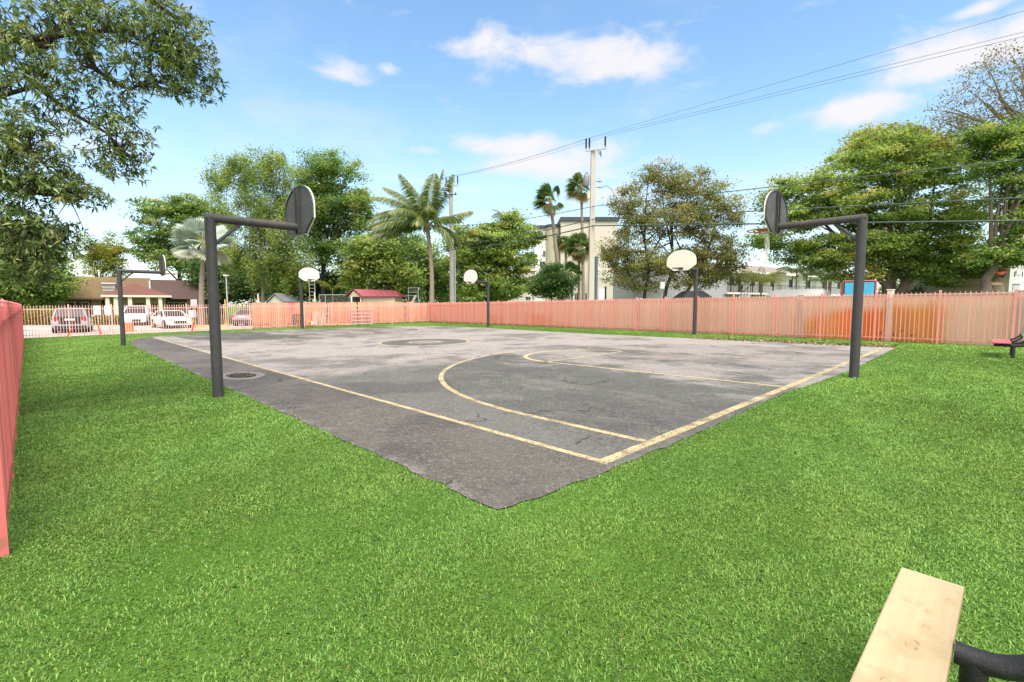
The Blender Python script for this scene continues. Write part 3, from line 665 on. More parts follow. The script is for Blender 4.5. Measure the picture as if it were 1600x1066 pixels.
# ------------------------------------------------------------------ basketball hoops
def hoop(label, base, rz, height=3.2, L=1.45, r=.085, board='board', net=False, rim='rim', rusty=True, arm_r=.075):
    z = float(gz(base[0], base[1]))
    root = thing('basketball_hoop', label, 'basketball hoop', (base[0], base[1], z), rz, 'basketball hoops round the court')
    ms = M['steel_rust'] if rusty else M['steel']
    b = MB(); b.tube([(0, 0, -.1), (0, 0, .4), (0, 0, height - arm_r)], r, 24)
    # mitred elbow: the pole top is cut at 45 degrees where the arm is welded on
    b.build('pole', M['steel'], root, smooth=True)
    n = 24; secs = []
    b = MB(); zc = height - arm_r
    for x_, sl in ((-r, 1), (0.0, 0), (L, 0)):
        secs.append([Vector((x_ + (.0 if sl == 0 else arm_r * .0), arm_r * math.cos(6.2832 * k / n), zc + arm_r * math.sin(6.2832 * k / n))) for k in range(n)])
    secs[0] = [Vector((-r + (0.02 if k else 0.02), v.y, v.z)) for k, v in enumerate(secs[0])]
    b.loft(secs); b.build('arm', ms, root, smooth=True)
    b = MB(); b.tube([(r * .6, 0, height - .52), (.46, 0, height - .13)], .028, 12); b.build('brace', M['steel'], root, smooth=True)
    # fan shaped board
    zb = height - arm_r - .14; out = [(-.34, 0), (.34, 0), (.70, .24), (.70, .42)]
    for k in range(1, 20): a = math.pi * k / 20; out.append((.70 * math.cos(a), .42 + .50 * math.sin(a) ** .92))
    out += [(-.70, .42), (-.70, .24)]
    b = MB(); b.prism(out, (L + .06, 0, zb), (0, 1, 0), (0, 0, 1), .03)
    o = b.build('backboard', M[board], root, bevel=.006)
    inn = [(x_ * .955, .03 + y_ * .94) for x_, y_ in out]
    b = MB(); b.prism(inn, (L + .046, 0, zb), (0, 1, 0), (0, 0, 1), .012); bp = b.build('back_panel', M['board_back'], root)
    b = MB(); m = len(out)                       # rolled rim round the back
    A = [Vector((L + .03, x_, zb + y_)) for x_, y_ in out]; Bv = [Vector((L + .03, x_ * .955, zb + .03 + y_ * .94)) for x_, y_ in out]
    A2 = [Vector((L + .06, v.y, v.z)) for v in A]; B2 = [Vector((L + .06, v.y, v.z)) for v in Bv]
    b.add(A + Bv + A2 + B2, [(k, (k + 1) % m, m + (k + 1) % m, m + k) for k in range(m)] + [(k, (k + 1) % m, 2 * m + (k + 1) % m, 2 * m + k) for k in range(m)] + [(m + k, m + (k + 1) % m, 3 * m + (k + 1) % m, 3 * m + k) for k in range(m)])
    b.build('edge_flange', M['steel'], root)
    for s_ in (-1, 1):
        b = MB(); b.bb(L - .005, L + .045, s_ * .075 - .018, s_ * .075 + .018, zb + .03, zb + .86); b.build('rib', M['steel'], root)
    if rim is None: return root
    b = MB(); b.bb(L + .092, L + .17, -.11, .11, zb + .05, zb + .12); b.bb(L + .17, L + .22, -.06, .06, zb + .085, zb + .105); b.build('bracket', M[rim], root, bevel=.006)
    b = MB(); cx = L + .18 + .235; pts = [(cx + .23 * math.cos(6.2832 * k / 36), .23 * math.sin(6.2832 * k / 36), zb + .10) for k in range(37)]
    b.tube(pts, .013, 8, cap=False)
    for s_ in (-1, 1): b.tube([(L + .12, s_ * .09, zb + .06), (cx - .05, s_ * .22, zb + .09)], .009, 6)
    ring = b.build('rim', M[rim], root, smooth=True)
    if net:
        b = MB(); rn = random.Random(8)
        for k in range(9):
            a = math.pi * .72 + k * .13; x0, y0 = cx + .23 * math.cos(a), .23 * math.sin(a)
            tx, ty = L + .21, 0.02
            pts = []
            for q in range(9):
                u = q / 8; f_ = (1 - u) ** 2.2
                wob = .05 * math.sin(u * 5 + k * 2.2) * (1 - abs(2 * u - 1.1))
                pts.append((tx + (x0 - tx) * f_ * .55 + wob, ty + (y0 - ty) * f_ * .5 + .04 * math.sin(k * 1.7 + u * 6) * u * (1.1 - u), zb + .09 - u * (.78 - .012 * k)))
            b.tube(pts, .0055, 5)
        b.build('net', M['net'], root)
    return root
def frame(base_px, top_y, target=None):
    return G(*base_px)
aS = math.atan2(DS.y, DS.x); aB = math.atan2(DB.y, DB.x)
pL = G(341, 620); hoop('nearest left basketball hoop, dark board seen from behind, rust on its arm', pL, aB, 3.16, 1.43, rim=None)
pR = G(1334, 590); hoop('right basketball hoop with orange rim and white torn net, board seen from behind', pR, aS, 3.24, 1.50, net=True)
pl2 = W(193, 540, 20.3); hoop('distant left basketball hoop with its board edge-on, standing on grass before the cars', pl2, aB, 3.25, 1.46, rusty=False)
pf = W(763, 509, 33.0); hoop('small far basketball hoop with pinkish white board, left of the two by the long fence', pf, aB + math.pi, 3.18, 1.5, r=.10, board='board_white', rim='rim_dark', rusty=False)
pm = W(1085, 523, 22.6); hoop('cream fan board basketball hoop before the long fence, right of the concrete utility pole', pm, aB + math.pi, 3.18, 1.45, r=.09, rim='rim_dark', rusty=False)
pe = W(472.5, 515, 34.0); hoop('cream board basketball hoop at the far end in front of the orange boards', pe, aS + math.pi, 3.55, 1.5, r=.11, rim='rim_dark', rusty=False)

# ------------------------------------------------------------------ benches
def plank_mat():
    m_ = bpy.data.materials.new('raw_pine_plank'); m_.use_nodes = True
    t = NT(m_.node_tree); p = t.n['Principled BSDF']; o = t.obj(); x, y, z = t.xyz(o); y = t.m('SUBTRACT', 1.75, y)
    g = t.noise(t.vec(t.m('MULTIPLY', x, 14), t.m('MULTIPLY', y, .9), 2), 2.5, 6, .65, .4)
    c = t.mix(g, (.40, .305, .17), (.52, .42, .26))
    c = t.mix(t.m('MULTIPLY', t.step(t.noise(o, 5, 5, .7), .45, .72), .6), c, (.36, .25, .14))
    for kx, ky, r_ in ((.16, .17, .011), (.05, .26, .008), (.215, .32, .014), (.115, .30, .007), (.12, .42, .012), (.10, .55, .018), (.20, .60, .011), (.07, .80, .012), (.19, .9, .013), (.09, 1.15, .012)):
        d2 = t.m('SQRT', t.m('ADD', t.m('POWER', t.m('SUBTRACT', x, kx), 2), t.m('POWER', t.m('MULTIPLY', t.m('SUBTRACT', y, ky), .55), 2)))
        dd = t.m('ADD', d2, t.m('MULTIPLY', t.m('SUBTRACT', t.noise(o, 45, 4), .5), .014))
        rg = t.m('MULTIPLY', t.m('MULTIPLY', t.step(dd, r_ * 1.15, r_ * .95), t.step(dd, r_ * .6, r_ * .9, .2, 1.)), t.step(t.noise(o, 40, 2), .42, .62))
        c = t.mix(t.m('MULTIPLY', rg, .75), c, (.17, .10, .05))
        c = t.mix(t.m('MULTIPLY', t.step(dd, r_ * 3.2, r_), .25), c, (.42, .27, .13))
    c = t.mix(t.m('MULTIPLY', t.step(t.noise(t.vec(t.m('MULTIPLY', x, 60), t.m('MULTIPLY', y, 6), 1), 3, 3), .70, .76), .5), c, (.25, .16, .09))
    sp = t.m('MULTIPLY', t.step(t.noise(t.vec(t.m('MULTIPLY', x, 95), t.m('MULTIPLY', y, 2.2), 7), 1, 4, .6), .63, .69), t.step(y, .5, .0)); c = t.mix(t.m('MULTIPLY', sp, .6), c, (.14, .09, .05))
    c = t.mix(t.m('MULTIPLY', t.step(t.noise(o, 9, 6, .75, .5), .52, .70), .4), c, (.30, .22, .13))
    t.put(p.inputs['Base Color'], c); p.inputs['Roughness'].default_value = .75; p.inputs['Specular IOR Level'].default_value = .25
    t.put(p.inputs['Normal'], t.bump(g, .25, .004))
    return m_
M['plank'] = plank_mat()
M['pipe'] = mat('black_pipe', (.022, .021, .022), .45, 0, .35, 12, .35, 120, col2=(.035, .033, .034))
def bench(label, loc, rz, length, depth, post_ys, seat_m, back_m, pipe_r=.042, group='park benches', bracket=True, frame_z=None):
    """local x runs from the front edge to the back, local y along the seat"""
    root = thing('park_bench', label, 'bench', loc, rz, group)
    hs = .455
    b = MB(); b.bb(0, depth, 0, length, hs - .038, hs); b.build('seat', seat_m, root, bevel=.006)
    for y in post_ys:
        zz = frame_z if frame_z else hs - .045 - pipe_r
        x0_ = .03 if bracket else depth + .004
        pts = [(x0_, y, zz), (depth + .025, y, zz), (depth + (.07 if bracket else .045), y, zz)]
        cx, R_ = (depth + .12, .26) if bracket else (depth + .05, .185)
        for k in range(0, 9): a = -math.pi / 2 + math.radians(72) * k / 8; pts.append((cx + R_ * math.cos(a), y, zz + R_ + R_ * math.sin(a)))
        ux = math.cos(math.radians(72)); uz = math.sin(math.radians(72)); e = pts[-1]
        pts += [(e[0] + ux * .15, y, e[2] + uz * .15), (e[0] + ux * .30, y, e[2] + uz * .30)]
        b = MB(); b.tube(pts, pipe_r, 18); fr = b.build('frame', M['pipe'], root, smooth=True)
        b = MB(); b.tube([(depth + .05, y, -.06), (depth + .05, y, zz)], pipe_r, 18); b.build('leg', M['pipe'], root, smooth=True)
    # inner arm carrying the back rest
    for y in (post_ys if bracket else ()):
        b = MB(); pts = [(depth + .015, y, hs - .03), (depth + .02, y, hs + .02), (depth + .10, y, hs + .05), (depth + .17, y, hs + .12), (depth + .215, y, hs + .22)]
        b.tube(pts, pipe_r * .62, 12); b.build('back_bracket', M['pipe'], root, smooth=True)
    b = MB(); b.box((depth + .235, length / 2, hs + .31), (.035, length, .26), 0, math.radians(16)); b.build('backrest', back_m, root, bevel=.006)
    return root
UPS = .455
A_, B_, D_ = G(1408, 885, UPS), G(1508, 922, UPS), G(1325, 1066, UPS)
LEN = 1.75
ang = math.radians(-46.9); ly = Vector((-math.sin(ang), math.cos(ang), 0))     # along the seat, away from the camera
near_origin = A_ - ly * LEN; z0 = float(gz(A_.x, A_.y))
bench('raw pale pine bench with black pipe frame in the foreground corner', (near_origin.x, near_origin.y, z0), ang, LEN, .19, (LEN - .45, .35), M['plank'], M['plank'], pipe_r=.034, bracket=False, frame_z=.43)
pb = G(1588, 562)
vx = Vector((.70, -.71, 0)).normalized(); ang2 = math.atan2(vx.y, vx.x)
bench('bench with red seat and bare grey-green backrest beside the long pink fence', (pb.x - vx.x * .45 , pb.y - vx.y * .45, float(gz(pb.x, pb.y))), ang2, 1.6, .36, (.18, 1.4), M['red_seat'], M['grey_green'], pipe_r=.042).scale = (.95, .95, .93)

# ------------------------------------------------------------------ vegetation
def np_mesh(name, verts, nper, mats, parent=None, attrs=None, quads=True, faces=None):
    """verts (N*nper, 3); every nper vertices form one face"""
    me = bpy.data.meshes.new(name); nv = len(verts); nf = nv // nper
    me.vertices.add(nv); me.vertices.foreach_set('co', np.asarray(verts, np.float32).ravel())
    me.loops.add(nv); me.loops.foreach_set('vertex_index', np.arange(nv, dtype=np.int32))
    me.polygons.add(nf); me.polygons.foreach_set('loop_start', np.arange(0, nv, nper, dtype=np.int32))
    me.update(calc_edges=True)
    for m_ in (mats if isinstance(mats, (list, tuple)) else [mats]): me.materials.append(m_)
    for k, a in (attrs or {}).items():
        at = me.attributes.new(k, 'FLOAT', 'POINT'); at.data.foreach_set('value', np.asarray(a, np.float32))
    o = bpy.data.objects.new(name, me); COL.objects.link(o)
    if parent: o.parent = parent
    return o
def unit(v): return v / np.maximum(np.linalg.norm(v, axis=1, keepdims=True), 1e-9)
def leaf_quads(rng, c, size, aspect, up=.6, axis=None, var=.35):
    n = len(c); nr = rng.normal(size=(n, 3)); nr[:, 2] = np.abs(nr[:, 2]) + up; nr = unit(nr)
    a = rng.normal(size=(n, 3)) if axis is None else axis + rng.normal(size=(n, 3)) * .25
    a = unit(a - nr * (a * nr).sum(1, keepdims=True)); b = np.cross(nr, a)
    s = (size * rng.uniform(1 - var, 1 + var, n))[:, None]
    L, Wd = s * .5, s * aspect * .5
    v = np.stack([c - a * L, c + b * Wd - a * L * .1, c + a * L, c - b * Wd - a * L * .1], 1)
    return v.reshape(-1, 3)
def crown_clusters(rng, blobs, n, shell=.45):
    wts = np.array([(b[3] * b[4] * b[5]) ** .667 for b in blobs]); wts /= wts.sum(); idx = rng.choice(len(blobs), n, p=wts)
    B = np.array([b[:6] for b in blobs])[idx]
    d = unit(rng.normal(size=(n, 3))); r = rng.uniform(0, 1, n) ** shell
    return B[:, :3] + d * B[:, 3:] * r[:, None] * 1.0
def tree(label, base, blobs_px, Y, leafm, n=220, per=80, cr=.8, leaf=.26, asp=.55, seed=1, bark='bark', trunk=None, tr=.25, group=None, flat=.55, name='tree', limbs=12, droop=0, depthk=.8, cat='tree', tint=.15, shell=.45, up=.6, fork=.35, dens=1):
    rng = np.random.default_rng(seed); rs = random.Random(seed)
    base = Vector(base); root = thing(name, label, cat, base, 0, group)
    blobs = []
    for bp in blobs_px:
        px, py, rx, ry = bp[:4]; dy = bp[4] if len(bp) > 4 else 0
        c = W(px, py, Y + dy); k = (Y + dy) / F
        blobs.append((c.x - base.x, c.y - base.y, c.z - base.z, rx * k, max(rx, ry) * k * depthk, ry * k))
    cc = crown_clusters(rng, blobs, n, shell)
    tone_c = np.clip(rng.normal(.5, .24, n), 0, 1); tint_c = (rng.uniform(0, 1, n) < tint) * rng.uniform(.6, 1, n)
    per = int(per * 2.1 * dens); leaf = leaf * 1.1 * (1 if dens == 1 else .88)
    idx = np.repeat(np.arange(n), per); m = len(idx)
    off = rng.normal(size=(m, 3)) * np.array([cr, cr, cr * flat]) * .5 * rng.uniform(.6, 1.3, n)[idx][:, None]
    if droop: off[:, 2] -= droop * np.abs(rng.normal(size=m)) * rng.uniform(.2, 1.4, n)[idx]; off[:, :2] *= (1 - .3 * min(1, droop))
    P = cc[idx] + off
    P[:, 2] = np.maximum(P[:, 2], .15)
    v = leaf_quads(rng, P, leaf, asp, up)
    tone = np.clip(tone_c[idx] + rng.normal(0, .18, m), 0, 1); ti = np.clip(tint_c[idx] + rng.normal(0, .06, m), 0, 1)
    np_mesh('crown', v, 4, leafm, root, {'tone': np.repeat(tone, 4), 'tint': np.repeat(ti, 4)})
    # trunk and limbs
    b = MB(); top = np.array([bl[:3] for bl in blobs]).mean(0); zmin = min(bl[2] - bl[5] for bl in blobs)
    if trunk is None: trunk = [(0, 0, -.2), (rs.uniform(-.2, .2), 0, max(.8, zmin * .6 + top[2] * .1)), (top[0] * .4, top[1] * .4, zmin * (1 - fork) + top[2] * fork)]
    stems = trunk if isinstance(trunk[0], list) else [trunk]
    for st in stems:
        pts = [Vector(p) for p in st]; k = len(pts)
        fine = []
        for i in range(k - 1):
            for u in range(4): fine.append(pts[i].lerp(pts[i + 1], u / 4) + Vector((rs.uniform(-1, 1), rs.uniform(-1, 1), 0)) * tr * .25)
        fine.append(pts[-1]); q = len(fine)
        b.tube(fine, [tr * (1.25 if i == 0 else 1) * (1 - .55 * i / (q - 1)) for i in range(q)], 10)
        e = fine[-1]
        for j in range(max(3, limbs // len(stems))):
            t_ = Vector(cc[rs.randrange(n)]); 
            s0 = fine[rs.randrange(max(1, int(q * .55)), q)]; mid = s0.lerp(t_, .5) + Vector((rs.uniform(-.4, .4), rs.uniform(-.4, .4), rs.uniform(.0, .5)))
            b.tube([s0, s0.lerp(mid, .5), mid, mid.lerp(t_, .5) + Vector((0, 0, .15)), t_], [tr * .42, tr * .34, tr * .25, tr * .16, tr * .05], 6)
    b.build('trunk', M[bark], root, smooth=True)
    return root
LM = {
 'bright': leaf_mat('bright_leaves', (0.065, 0.13, 0.03), (0.37, 0.46, 0.13), (0.44, 0.42, 0.13)),
 'mid': leaf_mat('mid_leaves', (0.055, 0.12, 0.03), (0.29, 0.4, 0.11), (0.38, 0.39, 0.12)),
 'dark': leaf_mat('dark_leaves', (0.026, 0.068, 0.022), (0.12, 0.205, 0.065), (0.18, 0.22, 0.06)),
 'olive': leaf_mat('olive_brown_leaves', (0.12, 0.12, 0.042), (0.36, 0.315, 0.125), (0.25, 0.29, 0.1)),
 'yellow': leaf_mat('yellow_green_leaves', (0.13, 0.155, 0.02), (0.36, 0.36, 0.06), (0.42, 0.3, 0.07)),
 'weep': leaf_mat('weeping_leaves', (0.095, 0.155, 0.038), (0.36, 0.44, 0.14), (0.41, 0.4, 0.13)),
 'near': leaf_mat('long_grey_green_leaves', (0.052, 0.09, 0.025), (0.3, 0.365, 0.13), (0.3, 0.29, 0.11), trans=.3, rough=.42),
 'sparse': leaf_mat('sparse_brown_leaves', (0.1, 0.08, 0.05), (0.24, 0.19, 0.1), (0.2, 0.2, 0.08)),
 'palm': leaf_mat('palm_leaves', (0.06, 0.1, 0.025), (0.225, 0.29, 0.095), (0.38, 0.38, 0.17)),
 'palm_dark': leaf_mat('fan_palm_leaves', (.040, .085, .025), (.15, .21, .07), (.30, .22, .10)),
 'palm_lime': leaf_mat('lime_palm_leaves', (.10, .14, .012), (.27, .28, .03), (.30, .25, .04)),
 'silver': leaf_mat('silver_palm_leaves', (.25, .32, .30), (.52, .585, .55), (.42, .43, .35), trans=.25),
 'hedge': leaf_mat('yellow_hedge_leaves', (.09, .11, .015), (.33, .30, .04), (.35, .18, .04)),
 'maroon': leaf_mat('maroon_leaves', (.03, .008, .012), (.09, .018, .025), (.05, .05, .02)),
}
D = lambda px, y: GX(px, y)
# left far bushes, house trees
tree('dense green tree at the far left behind the deep pink fence', D(35, 46), [(30, 415, 60, 36), (70, 435, 38, 28), (0, 450, 55, 26), (60, 455, 36, 16), (15, 380, 40, 30)], 46, LM['mid'], 230, 70, 1.3, .30, seed=2)
tree('wispy grey-green shrub tree beside the left end of the brown roof', D(88, 47), [(84, 445, 26, 22), (66, 458, 26, 14)], 47, LM['weep'], 60, 60, 1.0, .24, seed=3, tr=.12)
tree('small yellow-green tree rising behind the brown shingled roof', D(160, 63), [(160, 385, 28, 26), (148, 400, 24, 22), (178, 402, 22, 26), (162, 420, 32, 24)], 63, LM['yellow'], 110, 45, .95, .26, seed=4, tr=.16, dens=.9)
tree('spreading flat-layered green tree behind the house, left of the silver palm', D(285, 66), [(260, 335, 52, 26), (300, 325, 40, 20), (240, 375, 42, 22), (310, 365, 40, 30), (270, 405, 50, 22), (225, 395, 22, 14), (340, 350, 30, 30)], 66, LM['mid'], 380, 50, 1.25, .32, dens=.92, seed=5, flat=.28, tr=.3, bark='bark_dark')
tree('tall weeping light green tree behind the nearest left hoop board', D(412, 50), [(415, 265, 52, 34), (365, 262, 38, 26), (395, 320, 66, 48), (440, 350, 50, 56), (370, 385, 40, 45), (420, 410, 46, 40), (455, 400, 28, 50), (340, 275, 22, 18)], 50, LM['weep'], 470, 75, .95, .24, .42, dens=.9, seed=6, droop=.9, tr=.22, bark='bark_pale', tint=.2)
tree('tall dark green tree right of the weeping tree, left of the coconut palm', D(508, 58), [(515, 268, 50, 32), (530, 320, 50, 46), (500, 345, 46, 44), (560, 335, 26, 40), (515, 390, 44, 30), (488, 300, 34, 40)], 58, LM['mid'], 420, 64, 1.05, .27, seed=7, dens=.9, tr=.32, bark='bark_dark')
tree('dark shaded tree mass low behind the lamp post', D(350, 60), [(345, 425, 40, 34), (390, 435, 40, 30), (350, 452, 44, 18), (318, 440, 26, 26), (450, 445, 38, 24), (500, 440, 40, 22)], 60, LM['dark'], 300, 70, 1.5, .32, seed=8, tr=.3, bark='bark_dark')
tree('bright lime green tree behind the maroon roofed shed', D(572, 52), [(575, 395, 32, 26), (560, 425, 24, 26), (610, 430, 34, 28), (600, 400, 26, 24), (640, 445, 22, 22)], 52, LM['bright'], 170, 75, 1.0, .30, .6, seed=9, tr=.16)
tree('broad mid green tree behind the coconut palm trunk', D(640, 62), [(632, 405, 44, 42), (665, 425, 36, 42), (610, 390, 30, 30), (690, 440, 26, 28)], 62, LM['mid'], 220, 75, 1.5, .32, seed=10, tr=.3, bark='bark_dark')
tree('dense bushy green tree between the grey utility pole and the beige building', D(762, 56), [(765, 385, 56, 34), (800, 365, 34, 26), (740, 420, 50, 40), (800, 415, 40, 40), (770, 450, 60, 22), (722, 375, 26, 22), (830, 372, 20, 14), (800, 345, 22, 14)], 56, LM['bright'], 520, 64, 1.0, .28, .6, dens=.92, seed=11, tr=.32, bark='bark_dark', flat=.45)
tree('small rounded dark green tree in front of the beige building', D(862, 46), [(862, 440, 26, 22), (862, 422, 14, 12), (848, 450, 18, 14), (878, 450, 16, 14)], 46, LM['dark'], 150, 60, .7, .20, .5, seed=12, tr=.1)
gp = D(1040, 45)
tree('olive brown tree with several leaning trunks, right of the concrete utility pole', gp, [(1035, 285, 42, 28), (1085, 300, 48, 34), (985, 320, 36, 36), (1040, 345, 70, 40), (1110, 350, 46, 42), (970, 385, 32, 28), (1020, 410, 66, 24), (1095, 405, 62, 26), (1140, 400, 34, 28), (960, 410, 26, 22), (1140, 330, 24, 24), (1130, 432, 44, 16), (1085, 440, 40, 12), (965, 438, 26, 14), (1010, 445, 26, 10)], 45, LM['olive'], 640, 62, .82, .22, .5, dens=.8, seed=13, bark='bark_dark', tr=.2, limbs=24, tint=.3,
     trunk=[[(-2.4, 0, -.2), (-2.2, 0, 1.8), (-1.6, .3, 4.6), (-2.4, 0, 8)], [(-.2, .5, -.2), (0, .5, 2.4), (.6, .2, 5), (.2, 0, 9.5)], [(1.2, 0, -.2), (1.7, 0, 2.2), (3.0, .3, 4.2), (4.4, .3, 8)]])
gp = D(1388, 39)
tree('huge spreading bright green tree behind the right hoop', gp, [(1390, 232, 62, 22), (1360, 270, 88, 30), (1450, 275, 70, 32), (1270, 300, 60, 30), (1220, 305, 34, 26), (1330, 330, 92, 32), (1430, 335, 88, 34), (1510, 330, 44, 36), (1240, 345, 50, 28), (1260, 390, 60, 24), (1350, 385, 80, 26), (1440, 395, 80, 28), (1510, 400, 36, 30), (1330, 425, 44, 18), (1420, 425, 50, 14), (1200, 375, 26, 18), (1480, 435, 30, 16), (1290, 408, 44, 16), (1530, 425, 26, 14), (1475, 365, 50, 30)], 39, LM['bright'], 900, 70, .85, .22, .6, dens=.92, seed=14, bark='bark', tr=.42, limbs=30, flat=.36, tint=.18,
     trunk=[[(.1, 0, -.2), (0, 0, 1.8), (-.6, .2, 3.2), (-2.6, .6, 5.2)], [(.2, 0, 1.5), (.9, 0, 2.6), (2.0, .2, 4.2), (2.6, .3, 7)]])
tree('yellow-topped green tree standing behind the huge spreading tree', D(1390, 47), [(1375, 222, 46, 20), (1425, 225, 50, 20), (1340, 245, 30, 18), (1470, 240, 40, 22)], 47, LM['yellow'], 170, 60, 1.2, .26, .5, seed=15, tr=.3)
gp = D(1532, 33)
tree('dark green tree with a stout trunk at the right edge of the photo', gp, [(1580, 230, 50, 32), (1540, 215, 44, 18), (1600, 290, 46, 40), (1560, 262, 40, 22), (1590, 350, 40, 40), (1600, 400, 40, 24), (1660, 280, 60, 80), (1548, 405, 34, 18), (1575, 385, 34, 16), (1640, 200, 60, 34)], 33, LM['mid'], 460, 60, .72, .2, .55, dens=.9, seed=16, tr=.38, bark='bark', limbs=20, flat=.4,
     trunk=[(0, 0, -.2), (-.05, 0, 1.6), (.15, 0, 3), (1.0, 0, 5), (2.2, 0, 8)])
tree('sparse brown half-bare tree reaching over the right edge trees', D(1630, 37), [(1560, 120, 50, 28), (1510, 165, 52, 24), (1480, 195, 36, 18), (1590, 160, 50, 36), (1540, 195, 50, 16), (1620, 110, 50, 40), (1465, 222, 26, 12), (1560, 85, 30, 10)], 37, LM['sparse'], 230, 22, .85, .16, .6, dens=.75, seed=17, tr=.3, bark='bark_pale', limbs=46, tint=.25)
tree('low dark green bush under the huge spreading tree', D(1470, 44), [(1465, 452, 34, 14), (1490, 440, 22, 16)], 44, LM['dark'], 70, 60, .9, .24, seed=18, tr=.12, name='bush', cat='bush')
for i, (px, yy, rx, ry, Y) in enumerate(((1440, 448, 60, 10, 120), (760, 462, 90, 12, 110), (60, 462, 120, 16, 100), (560, 452, 90, 18, 100))):
    tree(['pale far-off tree clump seen under the huge tree', 'far-off tree line low behind the bushy tree', 'far-off tree line behind the house at the far left', 'far-off tree line behind the weeping tree'][i], D(px, Y), [(px, yy, rx * .5, ry), (px - rx * .5, yy + 4, rx * .4, ry * .8), (px + rx * .5, yy + 3, rx * .4, ry * .8)], Y, LM['mid'], 90, 50, 2.6, .6, seed=30 + i, tr=.3, name='distant_trees', limbs=6)

# hedges and low plants
def hedge(label, p0, p1, h, dp, leafm, n, leaf, seed, name='hedge', group=None):
    rng = np.random.default_rng(seed); root = thing(name, label, name, (p0.x, p0.y, float(gz(p0.x, p0.y))), 0, group)
    d = np.array([p1.x - p0.x, p1.y - p0.y, float(gz(p1.x, p1.y) - gz(p0.x, p0.y))]); u = rng.uniform(0, 1, n)[:, None]
    c = d * u + np.stack([rng.normal(0, dp / 3, n), rng.normal(0, dp / 3, n), h * rng.uniform(.02, 1, n) ** .7 * (1 + .15 * np.sin(u[:, 0] * 23) + .1 * rng.normal(size=n))], 1)
    tone = np.clip(rng.normal(.5, .28, n) + .2 * np.sin(u[:, 0] * 40), 0, 1)
    np_mesh('foliage', leaf_quads(rng, c, leaf, .5, .4), 4, leafm, root, {'tone': np.repeat(tone, 4), 'tint': np.repeat(rng.uniform(0, 1, n), 4)})
    b = MB(); rs = random.Random(seed)
    for k in range(14):
        t_ = k / 13; b.tube([d * t_, Vector(d * t_) + Vector((rs.uniform(-.1, .1), rs.uniform(-.1, .1), h * .6))], .015, 5)
    b.build('stem', M['bark'], root)
    return root
hedge('yellow-green clipped hedge in front of the brown roofed house, left of the estate car', D(35, 43.6), D(98, 43.6), 1.25, 1.0, LM['hedge'], 5000, .17, 40)
hedge('patchy yellow hedge between the two white signs and the white sedan', D(142, 43.8), D(205, 43.8), .8, .8, LM['hedge'], 2600, .17, 41)
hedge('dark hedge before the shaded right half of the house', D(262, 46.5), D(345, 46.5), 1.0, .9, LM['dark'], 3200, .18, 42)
hedge('yellow-green verge shrubs behind the yellow post', D(318, 44), D(362, 44), .8, .8, LM['hedge'], 1800, .16, 43)
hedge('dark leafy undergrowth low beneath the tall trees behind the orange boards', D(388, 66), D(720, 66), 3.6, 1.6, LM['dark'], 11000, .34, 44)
def spiky(label, base, h, leafm, n, seed, name='shrub', spread=1.0, group=None):
    rng = np.random.default_rng(seed); root = thing(name, label, 'shrub', base, 0, group)
    d = rng.normal(size=(n, 3)); d[:, 2] = np.abs(d[:, 2]) * .9 + .35; d = unit(d); L = h * rng.uniform(.6, 1.05, n); z0 = rng.uniform(0, h * .45, n)
    s = np.stack([np.zeros(n), np.zeros(n), z0], 1); e = s + d * L[:, None] * np.array([spread, spread, .7]); sd_ = unit(np.cross(d, np.array([0, 0, 1.]))) * h * .045
    v = np.stack([s - sd_ * .5, s * .5 + e * .5 - sd_, e, s * .5 + e * .5 + sd_], 1).reshape(-1, 3)
    np_mesh('leaves', v, 4, leafm, root, {'tone': np.repeat(rng.uniform(0, 1, n), 4), 'tint': np.repeat(rng.uniform(0, .9, n), 4)})
    b = MB(); b.tube([(0, 0, -.05), (0, 0, h * .5)], .03, 6); b.build('stem', M['bark'], root)
    return root
spiky('spiky maroon cordyline before the white stair wall, left one', D(1571, 31), 2.2, LM['maroon'], 90, 50, group='maroon shrubs behind the wall')
spiky('spiky maroon cordyline at the right edge, right of the pink post', D(1597, 30.5), 2.1, LM['maroon'], 90, 51, group='maroon shrubs behind the wall')
spiky('low dark maroon shrub at the foot of the stout trunk', D(1515, 33.5), 1.95, LM['maroon'], 90, 52, group='maroon shrubs behind the wall')
spiky('small plum coloured shrub in front of the maroon roofed shed', D(535, 47), 2.5, mat('plum_leaves', (.09, .06, .065), .8), 120, 53, spread=1.3)

